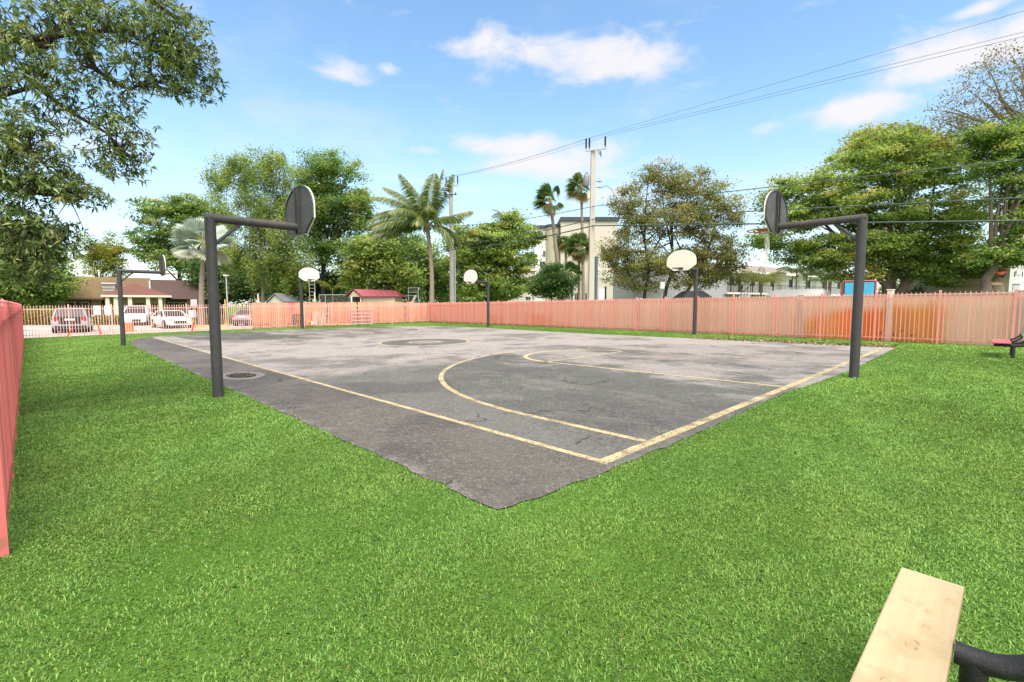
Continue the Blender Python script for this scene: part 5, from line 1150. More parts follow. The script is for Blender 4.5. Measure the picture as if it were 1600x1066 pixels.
x = along_b(1160); pp = q0 + dd * x; nb = Vector((dd.y, -dd.x, 0)); pp = pp - nb * .35
person('person in a pale lavender shirt and navy shorts standing at the balcony railing', (pp.x, pp.y, zb2 + 2.72), AB)

# white stair wall with lettering at the right edge
wy = 37.0; wx0 = (1572 - 800) / F * wy; wz = float(gz(25, wy)); ew = thing('stair_building', 'white end wall with black number lettering and an open landing at the right edge', 'building', (wx0, wy, wz))
sw = lambda px: (px - 800) / F * wy * 1.003 - wx0
sz = lambda py: 1.55 + (477 - py) / F * wy - wz
part('end_wall', 'white_wall', ew, (0, 3.2, 0, .3, -.2, sz(396))); part('landing', 'tan_wall', ew, (sw(1546), -.01, .3, 3, sz(446), sz(441.5)))
part('back_wall', 'tan_wall', ew, (sw(1546), 3.2, 3.0, 9, -.2, sz(392))); part('roof_slab', 'trim', ew, (sw(1555), 3.4, -.3, 9.3, sz(396) + .01, sz(391)))
part('landing_rail', 'rail', ew, *([(sw(1547), -.02, .32, .36, sz(431), sz(430))] + [(sw(1547) + .12 * k, sw(1547) + .12 * k + .02, .33, .35, sz(441.4), sz(431)) for k in range(10)]))
part('service_panel', 'grey_wall', ew, (sw(1575), sw(1586), -.04, -.003, sz(468), sz(446)))
part('panel_ledge', 'ink', ew, (sw(1575), sw(1586), -.06, -.003, sz(445), sz(444)))
part('column', 'bark', ew, (sw(1553), sw(1556), .5, .7, -.2, sz(446)))
tc = bpy.data.curves.new('lettering', 'FONT'); tc.body = 'F-129'; tc.size = .56; tc.extrude = .01; tc.space_character = 1.15
to = bpy.data.objects.new('lettering', tc); COL.objects.link(to); bpy.context.view_layer.update()
tm = bpy.data.meshes.new_from_object(to.evaluated_get(bpy.context.evaluated_depsgraph_get())); bpy.data.objects.remove(to)
tm.materials.clear(); tm.materials.append(M['ink']); to = bpy.data.objects.new('lettering', tm); COL.objects.link(to); to.parent = ew; to.location = (sw(1575.5), -.015, sz(433)); to.rotation_euler = (R_(90), 0, 0)
p = W(1562.5, 421, 36.8); g = thing('hanging_ring', 'red life ring hanging at the open landing beside the white end wall', 'life ring', p)
b = MB(); b.tube([(.36 * math.cos(6.2832 * k / 24), 0, .36 * math.sin(6.2832 * k / 24)) for k in range(25)], .13, 10, cap=False); b.build('ring', mat('red_ring', (.6, .06, .05), .5), g, smooth=True)
b = MB(); b.tube([(0, 0, .48), (0, 0, .95)], .015, 6); b.build('cord', M['net'], g)

# sheds, tent, court frames beyond the boards
def gable(label, name, px0, px1, py_e, py_r, y, depth, wall_m, roof_m, ridge_x=True, seam=False):
    x0, x1 = (px0 - 800) / F * y, (px1 - 800) / F * y; z = float(gz((x0 + x1) / 2, y)); root = thing(name, label, 'shed', (x0, y, z)); wd = x1 - x0; ze = 1.55 + (477 - py_e) / F * y - z; zr = 1.55 + (477 - py_r) / F * y - z
    return root, wd, ze, zr
root, wd, ze, zr = gable('small grey shed with a gable roof peeking over the orange boards', 'garden_shed', 418, 446, 472, 459, 47, 3, 'shed_wall', 'grey_roof')
part('wall', 'shed_wall', root, (.15, wd - .15, 0, 3, -.2, ze)); b = MB(); b.prism([(.15, ze + .002), (wd - .15, ze + .002), (wd / 2, zr - .08)], (0, .0, 0), (1, 0, 0), (0, 0, 1), -.1); b.build('gable', M['shed_wall'], root)
b = MB(); b.prism([(0, ze - .05), (wd / 2, zr - .05), (wd, ze - .05), (wd, ze + .06), (wd / 2, zr + .06), (0, ze + .06)], (0, -.2, 0), (1, 0, 0), (0, 0, 1), -3.6); b.build('roof', M['grey_roof'], root)
window(root, .5, 1.0, ze - .65, ze - .1, 0); window(root, wd - 1.0, wd - .5, ze - .65, ze - .1, 0)
y = 46; x0 = (541 - 800) / F * y; x1 = (622 - 800) / F * y; z = float(gz(x0, y)); root = thing('maroon_roof_shed', 'cream shed with a maroon metal roof behind the orange boards', 'shed', (x0, y, z), 0)
zz = lambda py: 1.55 + (477 - py) / F * y - z
wd = x1 - x0; gw = wd * .30
part('wall', 'cream', root, (gw, wd - .35, .3, 3.4, -.2, zz(463.5))); part('gable_post', 'trim', root, (gw - .12, gw - .01, .05, .17, -.2, zz(464)), (.5, .6, .05, .17, -.2, zz(464)))
b = MB(); b.t = .2
# long ridge running right, gable end facing left-front
apex = Vector((gw * .52, -.1, zz(452))); eL = Vector((-.25, .4, zz(464))); eR = Vector((gw + .05, -.2, zz(464))); far_r = Vector((wd - .55, 1.6, zz(453.5))); far_e = Vector((wd + .15, .1, zz(463.8))); backL = Vector((.6, 4.5, zz(464)))
nseg = 14
for k in range(nseg):
    b.t = (k % 2) * .6 + .2; a0, a1_ = apex.lerp(far_r, k / nseg), apex.lerp(far_r, (k + 1) / nseg); e0, e1 = eR.lerp(far_e, k / nseg), eR.lerp(far_e, (k + 1) / nseg); b.add([e0, e1, a1_, a0], [(0, 1, 2, 3)])
bk = Vector((wd + .15, 4.0, zz(463.8))); b.add([apex, far_r, bk, backL], [(0, 1, 2, 3)]); b.add([eL, apex, backL], [(0, 1, 2)]); b.add([far_e, bk, far_r], [(0, 1, 2)]); b.build('roof', M['maroon_roof'], root, fix=False)
b = MB(); b.add([eL + Vector((.35, .05, -.0)), eR + Vector((-.1, .05, 0)), apex + Vector((0, .05, -.18))], [(0, 1, 2)]); b.build('gable', M['cream'], root)
b = MB(); b.beam(eL, apex, .05, .12); b.beam(apex, eR, .05, .12); b.beam(eR + Vector((0, -.02, 0)), far_e + Vector((0, -.02, 0)), .05, .1); b.build('barge_board', mat('maroon_trim', (.16, .03, .04), .6), root)
part('dark_opening', 'dark', root, (.62, gw - .13, .3, .4, -.2, zz(465)))

p = D(1090, 42); root = thing('canopy_tent', 'black peaked canopy tent behind the wall near the middle far hoop', 'tent', p); zz = lambda py: 1.55 + (477 - py) / F * 42 - p.z; hw = 28 / F * 42
b = MB(); b.add([(-hw, 0, zz(469)), (hw, 0, zz(469)), (hw, 2 * hw, zz(469)), (-hw, 2 * hw, zz(469)), (-hw * .42, hw * .5, zz(454.5)), (hw * .42, hw * .5, zz(454)), (hw * .42, hw * 1.5, zz(454)), (-hw * .42, hw * 1.5, zz(454.5))], [(0, 1, 5, 4), (1, 2, 6, 5), (2, 3, 7, 6), (3, 0, 4, 7), (4, 5, 6, 7)])
b.bb(-hw, hw, -.02, .0, zz(471), zz(469)); b.build('canopy', M['tent'], root)
for sx_ in (-1, 1):
    for yy in (.05, 2 * hw - .05): b = MB(); b.bb(sx_ * (hw - .08) - .025, sx_ * (hw - .08) + .025, yy - .025, yy + .025, -.1, zz(470)); b.build('leg', M['rail'], root)

def goal(label, px0, px1, py, y, posts, name='court_frame', mesh=True):
    x0, x1 = (px0 - 800) / F * y, (px1 - 800) / F * y; z = float(gz(x0, y)); root = thing(name, label, 'frame', (x0, y, z)); wd = x1 - x0; h = 1.55 + (477 - py) / F * y - z
    b = MB(); b.tube([(0, 0, h), (wd, 0, h)], .035, 8); b.build('top_rail', M['galv'], root)
    for u in posts: b = MB(); b.tube([(wd * u, 0, -.1), (wd * u, 0, h - .036)], .035, 8); b.build('post', M['galv'], root)
    b = MB()
    n = int(wd / .22)
    for k in range(-int(h / .22), n):
        xa, za, xb, zb_ = k * .22, 0, k * .22 + h, h
        if xa < 0: za = -xa; xa = 0
        if xb > wd: zb_ = h - (xb - wd); xb = wd
        if xb > xa: b.beam((xa, 0, za), (xb, 0, zb_), .008, .008); b.beam((wd - xa, .01, za), (wd - xb, .01, zb_), .008, .008)
    b.build('wire_mesh', M['chain'], root)
goal('grey chain link fence behind the small plum shrub, left of the maroon roofed shed', 500, 548, 461, 49, (0, .2, 1), 'chain_link_fence'); goal('grey chain link fence right of the maroon roofed shed', 622, 655, 462, 50, (0, .35, 1), 'chain_link_fence')
p = D(647, 48); root = thing('batting_screen', 'grey framed mesh screen standing between the maroon roofed shed and the coconut palm', 'screen', p); zz = lambda py: 1.55 + (477 - py) / F * 48 - p.z
b = MB()
for s in (-.5, .5): b.tube([(s, 0, -.1), (s, 0, zz(450))], .04, 8)
for q in (450, 457): b.tube([(-.5, 0, zz(q)), (.5, 0, zz(q))], .03, 8)
b.build('frame', M['galv'], root); b = MB()
for k in range(9): b.bb(-.46 + .115 * k - .005, -.46 + .115 * k + .005, -.005, .005, zz(456.8), zz(450.3))
for k in range(4): b.bb(-.48, .48, -.006, .006, zz(456.5 - 1.7 * k) - .005, zz(456.5 - 1.7 * k) + .005)
b.build('mesh', M['chain'], root); b = MB(); b.beam((-.4, .5, 1.6), (.2, .2, zz(462)), .05, .25); b.build('brace', M['white_plastic'], root)
p = D(490, 44); root = thing('ladder', 'tall grey metal ladder standing behind the boards beside the far end hoop', 'ladder', p); zz = lambda py: 1.55 + (477 - py) / F * 44 - p.z
b = MB()
for s in (-.26, .26): b.beam((s - .1, .4, 0), (s, 0, zz(432)), .05, .03)
b.build('stile', M['galv'], root); b = MB(); H = zz(433)
for k in range(13): u = .08 + k * .075; b.beam((-.36 + .1 * u, .4 - .4 * u, H * u), (.16 + .1 * u, .4 - .4 * u, H * u), .03, .03)
b.build('rung', M['galv'], root)
for i, (px, py, y) in enumerate(((406, 460, 45), (494, 457, 46))):
    p = D(px, y); b = MB(); h = 1.55 + (477 - py) / F * y - p.z; b.tube([(0, 0, -.1), (0, 0, h)], .06, 10); b.tube([(0, 0, h), (0, 0, h + .05)], .075, 10); o = b.build('post', M['cream'], smooth=True); o.location = p; tag(o, ['pale post standing behind the orange boards left of the small grey shed', 'white post behind the orange boards right of the ladder'][i], 'post')

# ------------------------------------------------------------------ vehicles
def car(name, label, loc, rz, paint, kind, L=4.6, Wd=1.8, H=1.46, cat='car', hidden_plate=False):
    root = thing(name, label, cat, loc, rz); w = Wd / 2; P = M[paint]
    if kind == 'sedan': prof = [(-.5, .62, .62, .80), (-.49, .30, .86, .90), (-.42, .24, .96, .97), (-.28, .22, .97, 1.0), (.0, .2, .96, 1.0), (.2, .2, .95, 1.0), (.33, .22, .88, .98), (.44, .24, .78, .92), (.49, .28, .68, .84), (.5, .45, .58, .72)]; gh = (-.36, .24, -.19, .07, .95)
    elif kind == 'suv': prof = [(-.5, .5, .75, .86), (-.49, .32, .98, .95), (-.44, .28, 1.06, 1.0), (-.2, .26, 1.06, 1.0), (.1, .26, 1.04, 1.0), (.24, .26, 1.02, 1.0), (.38, .28, .96, .97), (.47, .32, .88, .92), (.5, .45, .72, .82)]; gh = (-.485, .26, -.42, .12, 1.04)
    else: prof = [(-.5, .5, .8, .9), (-.495, .35, 1.1, .97), (-.4, .3, 1.15, 1.0), (.1, .3, 1.15, 1.0), (.28, .3, 1.12, 1.0), (.42, .32, 1.05, .97), (.49, .35, .95, .92), (.5, .5, .8, .85)]; gh = (-.1, .3, -.06, .17, 1.12)
    secs = []
    for x, z0, z1, k in prof:
        h = w * k; secs.append([Vector((x * L, s * a, z)) for s, a, z in ((1, h * .86, z0), (1, h * .98, z0 + (z1 - z0) * .22), (1, h, z0 + (z1 - z0) * .6), (1, h * .95, z0 + (z1 - z0) * .9), (1, h * .78, z1), (-1, h * .78, z1), (-1, h * .95, z0 + (z1 - z0) * .9), (-1, h, z0 + (z1 - z0) * .6), (-1, h * .98, z0 + (z1 - z0) * .22), (-1, h * .86, z0))])
    b = MB(); b.loft(secs); b.build('body', P, root, smooth=True)
    xa, xb, xc, xd, zb = gh; zb -= .03
    lo = [(xa * L, w * .88), (xb * L, w * .86)]; hi = [(xc * L, w * .68), (xd * L, w * .68)]
    b = MB(); zt_ = H - .05; lv = [(lo[0][0], -lo[0][1], zb), (lo[0][0], lo[0][1], zb), (lo[1][0], lo[1][1], zb), (lo[1][0], -lo[1][1], zb)]; hv = [(hi[0][0], -hi[0][1], zt_), (hi[0][0], hi[0][1], zt_), (hi[1][0], hi[1][1], zt_), (hi[1][0], -hi[1][1], zt_)]
    b.add(lv + hv, [(0, 1, 5, 4), (1, 2, 6, 5), (2, 3, 7, 6), (3, 0, 4, 7)]); b.build('window', M['glass'], root)
    b = MB(); b.loft([[Vector((x, s * y_, z)) for x, s, y_, z in ((hi[0][0] - .06, 1, hi[0][1] + .02, z_), (hi[1][0] + .06, 1, hi[1][1] + .02, z_), (hi[1][0] + .06, -1, hi[1][1] + .02, z_), (hi[0][0] - .06, -1, hi[0][1] + .02, z_))] for z_ in (zt_ - .01, zt_ + .03)] + [[Vector((x, s * y_, H + .01)) for x, s, y_ in ((hi[0][0] + .15, 1, hi[0][1] * .8), (hi[1][0] - .15, 1, hi[1][1] * .8), (hi[1][0] - .15, -1, hi[1][1] * .8), (hi[0][0] + .15, -1, hi[0][1] * .8))]]); b.build('roof', P, root, smooth=True)
    b = MB()
    for q in range(4): b.beam(Vector(lv[q]) * 1.005, Vector(hv[q]) * 1.005, .09, .07)
    for s in (-1, 1):
        for u in ((.45,) if kind != 'suv' else (.35, .65)): b.beam((lo[0][0] * (1 - u) + lo[1][0] * u, s * lo[0][1] * 1.005, zb), (hi[0][0] * (1 - u) + hi[1][0] * u, s * hi[0][1] * 1.01, zt_), .07, .03)
    b.build('pillar', P, root)
    rw = .33 if kind == 'sedan' else .37
    for x in (-.30 * L, .305 * L):
        for s in (-1, 1):
            b = MB(); b.tube([(x, s * (w * .99 - .2), rw), (x, s * (w * .99 + .01), rw)], rw + .05, 24); b.build('wheel_arch', M['tyre'], root, smooth=True)
            b = MB(); b.tube([(x, s * (w - .2), rw), (x, s * (w + .015), rw)], rw, 24); wh = b.build('wheel', M['tyre'], root, smooth=True)
            b = MB(); b.tube([(x, s * (w + .0), rw), (x, s * (w + .028), rw)], rw * .66, 20); b.build('rim', M['alloy'], wh, smooth=True)
    zl_ = .72 if kind == 'sedan' else .86
    for s in (-1, 1):
        b = MB(); b.box((L * .477, s * w * .66, zl_ - .06), (.2, w * .36, .13), s * -.35); b.build('headlight', M['lamp'], root, bevel=.02)
        b = MB(); b.box((-L * .485, s * w * .74, zl_ + .1), (.13, w * .24, .16 if kind == 'sedan' else .3), s * .25); b.build('taillight', M['tail'], root, bevel=.02)
        b = MB(); b.box((xb * L - .25, s * (w + .08), zb + .08), (.12, .18, .13)); b.build('mirror', P, root, bevel=.03)
    b = MB(); b.bb(L * .485, L * .507, -w * .5, w * .5, .42, .62); b.build('grille', M['rail'], root, bevel=.02)
    if kind == 'suv': b = MB(); b.bb(-L * .505, -L * .48, -w * .6, w * .6, .62, 1.12); b.build('tailgate_panel', M['glass'], root, bevel=.03)
    b = MB(); b.bb(-L * .51, -L * .497, -.26, .26, zl_ + .0, zl_ + .13); b.build('plate', M['plate'], root)
    b = MB(); b.bb(-L * .505, -L * .46, -w * .86, w * .86, .34, .52); b.bb(-L * .47, L * .47, -w * .8, w * .8, .18, .3); b.build('lower_trim', M['rail'], root, bevel=.02)
    return root
def ang_of(dx_, dy_): return math.atan2(dy_, dx_)
p = D(116, 30.2); p = G(116, 519); car('parked_suv', 'silver sport utility car parked tail towards the fence, left of the white signs', p, ang_of(-.62, .78), 'silver_paint', 'suv', 4.5, 1.85, 1.68)
p = G(268, 512.5); car('parked_sedan', 'white sedan facing the fence between the house porch and the nearest left hoop pole', p, ang_of(.78, -.62), 'white_paint', 'sedan', 4.5, 1.8, 1.42)
p = G(392, 508); car('parked_sedan', 'mauve grey sedan seen from behind at the left end of the orange boards', p, ang_of(-.22, .97), 'grey_paint', 'sedan', 4.5, 1.8, 1.42)
p = D(219, 43.5); car('parked_pickup', 'white pickup with a dark grille facing the fence beneath the porch', p, ang_of(.5, -.87), 'white_paint', 'pickup', 5.2, 1.95, 1.8, cat='pickup truck')
p = D(1228, 41.0)
def van(label, loc, rz):
    root = thing('cargo_van', label, 'van', loc, rz); L, w, H = 5.9, 1.0, 2.62; b = MB()
    def sec(x, z0, z1, hw): return [Vector((x, s * y, z)) for s, y, z in ((1, hw * .96, z0), (1, hw, z0 + .25), (1, hw, z0 + (z1 - z0) * .55), (1, hw * .93, z1 - .22), (1, hw * .74, z1), (-1, hw * .74, z1), (-1, hw * .93, z1 - .22), (-1, hw, z0 + (z1 - z0) * .55), (-1, hw, z0 + .25), (-1, hw * .96, z0))]
    b.loft([sec(-2.95, .5, 2.35, .9), sec(-2.9, .35, 2.58, .97), (sec(-2.2, .3, 2.66, 1.0)), sec(.6, .3, 2.66, 1.0), sec(1.15, .3, 2.5, 1.0), sec(1.75, .3, 1.95, .99), sec(2.05, .3, 1.42, .97), sec(2.7, .32, 1.2, .93), sec(2.92, .4, .95, .84), sec(2.97, .5, .75, .78)]); b.build('body', M['white_paint'], root, smooth=True)
    for s in (-1, 1): b = MB(); b.prism([(1.02, 1.45), (1.92, 1.42), (1.45, 2.05), (1.02, 2.12)], (0, s * .985, 0), (1, 0, 0), (0, 0, 1), -s * .03); b.build('side_window', M['glass'], root)
    b = MB(); b.add([(2.06, -.78, 1.47), (2.06, .78, 1.47), (1.52, .66, 2.2), (1.52, -.66, 2.2)], [(0, 1, 2, 3)]); b.build('windshield', M['glass'], root)
    for x in (-1.8, 1.95):
        for s in (-1, 1):
            b = MB(); b.tube([(x, s * .8, .37), (x, s * 1.015, .37)], .37, 22); wh = b.build('wheel', M['tyre'], root, smooth=True); b = MB(); b.tube([(x, s * 1.0, .37), (x, s * 1.03, .37)], .22, 18); b.build('rim', M['alloy'], wh, smooth=True)
    for s in (-1, 1): b = MB(); b.box((2.86, s * .72, .88), (.16, .3, .2)); b.build('headlight', M['lamp'], root, bevel=.03); b = MB(); b.box((-2.93, s * .86, 1.3), (.06, .12, .5)); b.build('taillight', M['tail'], root)
    return root
van('white high-roof van parked behind the wall in front of the balcony building', p, WA + math.pi * (1 if math.cos(WA) > 0 else 0)).scale = (1, 1, .95)
p = D(1334, 37.0)
def truck(label, loc, rz):
    root = thing('red_truck', label, 'truck', loc, rz); b = MB(); b.bb(-3, 1.0, -1.02, 1.02, .9, 3.0); b.build('box_body', M['red_paint'], root, bevel=.12)
    b = MB(); b.bb(-3.03, -2.995, -.93, .93, 1.65, 2.93); f_ = b.build('rear_window', M['dark'], root, bevel=.06); b = MB(); b.bb(-3.05, -3.032, -.86, .86, 1.72, 2.84); b.build('pane', M['blue_glass'], f_)
    b = MB(); b.bb(1.05, 2.6, -.98, .98, .6, 2.5); b.build('cab', M['white_paint'], root, bevel=.15); b = MB(); b.bb(1.4, 2.2, -.995, .995, 1.5, 2.3); b.build('window', M['glass'], root)
    b = MB(); b.bb(-2.9, 2.7, -.7, .7, .5, .88); b.build('chassis', M['rail'], root)
    for x in (-2, 1.9):
        for s in (-1, 1): b = MB(); b.tube([(x, s * .72, .45), (x, s * 1.0, .45)], .45, 22); wh = b.build('wheel', M['tyre'], root, smooth=True); b = MB(); b.tube([(x, s * .99, .45), (x, s * 1.02, .45)], .25, 16); b.build('rim', M['alloy'], wh, smooth=True)
    for s in (-1, 1): b = MB(); b.bb(-3.04, -2.99, s * .9 - .06, s * .9 + .06, 1.1, 1.4); b.build('taillight', M['tail'], root)
truck('red box truck with a blue rear window behind the right hoop pole', p, math.atan2(p.y, p.x) + .05)
for i, (px, y, m_, lb) in enumerate(((1418, 36, 'white_paint', 'white car with only its roof showing over the wall, below the huge tree'), (1374, 40, 'white_paint', 'white pickup peeking over the wall just right of the red truck'))):
    p = D(px, y); car('parked_car', lb, p, WA + .1, m_, 'suv' if i == 0 else 'pickup', 4.8, 1.9, 1.80 if i == 0 else 2.1)
low = thing('low_building', 'long low far-off building with a dull red roof under the huge tree', 'building', W(1400, 477, 75)); low.location.z = float(gz(25, 60)); 
part('wall', 'white_wall', low, (0, 10, 0, 5, -.2, 2.5)); part('roof', 'maroon_roof', low, (-.3, 10.3, -.4, 5.4, 2.51, 3.3)); 
for k in range(4): window(low, .8 + 2.4 * k, 2.1 + 2.4 * k, .9, 2.1, 0)

# ------------------------------------------------------------------ street furniture on the left
def sign_board(label, px, py0, py1, wpx, y, m_, post_m='pf_pale', border=True, tail=None):
    p = D(px, y); root = thing('sign', label, 'sign', p); z0, z1 = 1.55 + (477 - py1) / F * y - p.z, 1.55 + (477 - py0) / F * y - p.z; hw = wpx / F * y / 2
    b = MB(); b.bb(-hw, hw, -.015, .015, z0, z1); b.build('panel', M[m_], root, bevel=.004); b = MB(); b.tube([(0, .05, -.1), (0, .05, (tail or z1))], .03, 8); b.build('post', M['galv'], root)
    return root
sign_board('blank white sign seen through the fence right of the silver car, left of its twin', 155, 478, 492, 11.5, 33, 'sign_white'); sign_board('blank white sign seen through the fence between its twin and the distant left hoop pole', 172, 478, 492, 11.5, 33.4, 'sign_white')
sign_board('faded pink sign rising above the pickets left of the nearest hoop pole', 306, 468, 479, 10, 33, 'sign_pink'); sign_board('small white sign on the street before the olive tree trunks', 1033, 441, 451, 6, 41, 'sign_white')
p = D(203, 33); root = thing('traffic_barrel', 'orange traffic barrel with a white top behind the fence by the distant left hoop', 'traffic barrel', p); b = MB(); b.tube([(0, 0, .02), (0, 0, .3), (0, 0, .62)], [.27, .25, .22], 20); b.build('body', M['orange'], root, smooth=True); b = MB(); b.tube([(0, 0, .63), (0, 0, .85), (0, 0, .98)], [.19, .16, .10], 18); b.build('top', M['sign_white'], root, smooth=True); b = MB(); b.tube([(0, 0, -.01), (0, 0, .03)], .36, 20); b.build('base', M['tyre'], root, smooth=True)
def prop(label, a, c):
    b = MB(); a, c = Vector(a), Vector(c); b.beam((0, 0, 0), c - a, .07, .07); o = b.build('fence_prop', M['stake']); o.location = a; tag(o, label, 'fence prop', 'red props bracing the picket fence')
for i, (pa, pc) in enumerate((((105, 527), (112, 514)), ((159, 527), (153, 507)), ((300, 521), (303, 503)))):
    base = W(pa[0], pa[1], 0.1); y_ = {0: 26.7, 1: 27.7, 2: 29.6}[i]; a = D(pa[0], y_); c = W(pc[0], pc[1], y_ + .15)
    prop(['red prop leaning on the pickets in front of the silver car', 'red prop leaning on the pickets below the two white signs', 'red prop at the pickets right of the white sedan'][i], a, c)
p = D(354.5, 42); b = MB(); b.tube([(0, 0, -.1), (0, 0, 1.55 + (477 - 468) / F * 42 - p.z)], .055, 10); b.tube([(0, 0, 0), (0, 0, .25)], .09, 10); o = b.build('yellow_post', M['yellow'], smooth=True); o.location = p; tag(o, 'short yellow post by the fence, right of the nearest hoop pole', 'post')
p = D(358, 40); h = 1.55 + (477 - 432) / F * 40 - p.z; root = thing('lamp_post', 'slim grey lamp post with a flat head right of the nearest hoop pole', 'lamp post', p); b = MB(); b.tube([(0, 0, -.1), (0, 0, h)], [.07, .05], 12); b.build('pole', M['galv'], root, smooth=True); b = MB(); b.bb(-.16, .16, -.2, .2, h + .002, h + .1); b.build('lamp_head', M['grey_wall'], root, bevel=.02)
p = D(268, 33.5); root = thing('mailbox', 'white box on an orange-yellow post right of the white sedan', 'mailbox', D(303, 33)); b = MB(); b.tube([(0, 0, -.1), (0, 0, .9)], .07, 10); b.build('post', M['yellow'], root, smooth=True); b = MB(); b.bb(-.16, .16, -.2, .2, .902, 1.4); b.build('box', M['white_plastic'], root, bevel=.03)
b = MB(); b.bb(-1.6, 1.6, -.09, .09, -.02, .16); o = b.build('wheel_stop', M['yellow'], bevel=.02); o.location = D(328, 38.5); tag(o, 'yellow concrete wheel stop on the lot right of the white sedan', 'wheel stop')
b = MB(); n = 12
p0_, p1_ = D(25, 36.2), D(150, 36.2); b.beam(p0_ + Vector((0, 0, .05)), p1_ + Vector((0, 0, .05)), .2, .16); o = b.build('kerb', M['trim']); o['kind'] = 'structure'

# ------------------------------------------------------------------ utility poles and cables
def utility_pole(label, px, y, ytop, r, m_, arm_w, kind):
    p = D(px, y); root = thing('utility_pole', label, 'utility pole', p); h = 1.55 + (477 - ytop) / F * y - p.z
    b = MB()
    if kind == 'square': b.loft([[Vector((s1 * q, s2 * q, z)) for s1, s2 in ((1, 1), (-1, 1), (-1, -1), (1, -1))] for q, z in ((r * 1.08, -.2), (r * .78, h))]); b.build('pole', M[m_], root, bevel=.03)
    else: b.tube([(0, 0, -.2), (0, 0, h)], [r * 1.15, r * .8], 14); b.build('pole', M[m_], root, smooth=True)
    return root, p, h
u1, P1, h1 = utility_pole('square concrete utility pole with transformer, left of the olive brown tree', 923, 37, 240, .205, 'concrete_pole', 2.4, 'square')
line = Vector((-rd_.x, -rd_.y, 0)); line.normalize(); perp = Vector((line.y, -line.x, 0)); ua = math.atan2(perp.y, perp.x)
cd = Vector((.94, -.34, 0)).normalized()
b = MB(); off = Vector((0, 0, h1 - .15)); b.beam(off - cd * .62 + Vector((0, -.26, 0)), off + cd * .92 + Vector((0, -.26, 0)), .1, .12); b.build('crossarm', M['galv'], u1)
tops1 = []
for s in (-.58, -.33, .86):
    q = off + cd * s + Vector((0, -.26, .06)); b = MB(); b.tube([q, q + Vector((0, 0, .14))], .035, 8)
    n_ = 12; b.tube([q + Vector((0, 0, .14 + .056 * k * .5)) for k in range(2 * n_)], [.075 if k % 2 else .05 for k in range(2 * n_)], 10); b.build('insulator', M['insul'], u1, smooth=False); tops1.append(P1 + q + Vector((0, 0, .82)))
zz = lambda py: 1.55 + (477 - py) / F * 37 - P1.z
b = MB(); b.tube([(-.50, -.1, zz(296)), (-.50, -.1, zz(292)), (-.50, -.1, zz(281)), (-.50, -.1, zz(279))], [.2, .24, .24, .17], 18); tr_ = b.build('transformer', mat('transformer_can', (.20, .19, .20), .5, .2, .3, 6), u1, smooth=True)
b = MB(); b.tube([(-.55, -.1, zz(279)), (-.55, -.1, zz(275))], .035, 8); b.tube([(-.42, -.1, zz(279)), (-.42, -.1, zz(276))], .035, 8); b.build('bushing', M['insul'], tr_)
part('bracket', 'galv', u1, (-.5, -.2, -.16, -.05, zz(287), zz(286)), (-.5, -.2, -.16, -.05, zz(293), zz(292)))
part('meter_box', 'beige', u1, (-.42, -.2, -.17, .03, zz(315), zz(304)), bevel=.02)
b = MB(); b.tube([(.36, .05, -.1), (.36, .05, zz(402))], .13, 10); b.build('conduit', M['blue_pipe'], u1, smooth=True)
b = MB(); b.beam(off + Vector((.34, -.26, -.07)), off + Vector((.44, -.26, -.35)), .05, .05); b.beam(off + Vector((.5, -.26, -.1)), off + Vector((.56, -.26, -.5)), .07, .07); b.build('cutout', M['insul'], u1)
for py, l_ in ((289, .5), (298, .55)): b = MB(); b.tube([(.18, -.12, zz(py)), (.18 + l_, -.12, zz(py))], .02, 6); b.tube([(.18 + l_ * .5, -.12, zz(py)), (.18 + l_ * .75, -.12, zz(py))], .05, 8); b.build('side_bracket', M['insul'], u1)
u2, P2, h2 = utility_pole('grey round utility pole behind the coconut palm', 707, 50, 293, .24, 'wood_pole', 2.4, 'round')
off2 = Vector((0, 0, h2 - .2)); b = MB(); b.beam(off2 - cd * .55 + Vector((0, -.26, 0)), off2 + cd * .85 + Vector((0, -.26, 0)), .1, .12); b.build('crossarm', M['galv'], u2); tops2 = []
for s in (-.52, -.12, .8):
    q = off2 + cd * s + Vector((0, -.26, .06)); b = MB(); b.tube([q, q + Vector((0, 0, .14))], .035, 8); b.tube([q + Vector((0, 0, .14 + .03 * k)) for k in range(24)], [.075 if k % 2 else .05 for k in range(24)], 10); b.build('insulator', M['insul'], u2); tops2.append(P2 + q + Vector((0, 0, .86)))
zz2 = lambda py: 1.55 + (477 - py) / F * 50 - P2.z
b = MB(); b.beam((-.6, -.25, zz2(309)), (.6, -.25, zz2(309)), .08, .08)
for s in (-.55, .5): b.tube([(s, -.25, zz2(309)), (s, -.25, zz2(306))], .07, 8)
b.build('lower_arm', M['insul'], u2); b = MB(); b.tube([(.34, 0, -.1), (.34, 0, zz2(392))], .075, 10); b.build('conduit', M['galv'], u2, smooth=True)
def cable(label, pts, sag, r, m_='wire', n=24, name='cable'):
    b = MB(); o0 = Vector(pts[0]); allp = []
    for i in range(len(pts) - 1):
        a, c = Vector(pts[i]), Vector(pts[i + 1]); s = sag[i] if isinstance(sag, (list, tuple)) else sag
        for k in range(n + (1 if i == len(pts) - 2 else 0)): u = k / n; p = a.lerp(c, u); p.z -= s * 4 * u * (1 - u); allp.append(p - o0)
    b.tube(allp, r, 6); o = b.build(name, M[m_], smooth=True); o.location = o0; return tag(o, label, 'cable')
def edge_point(px, py, y): return W(px, py, y)
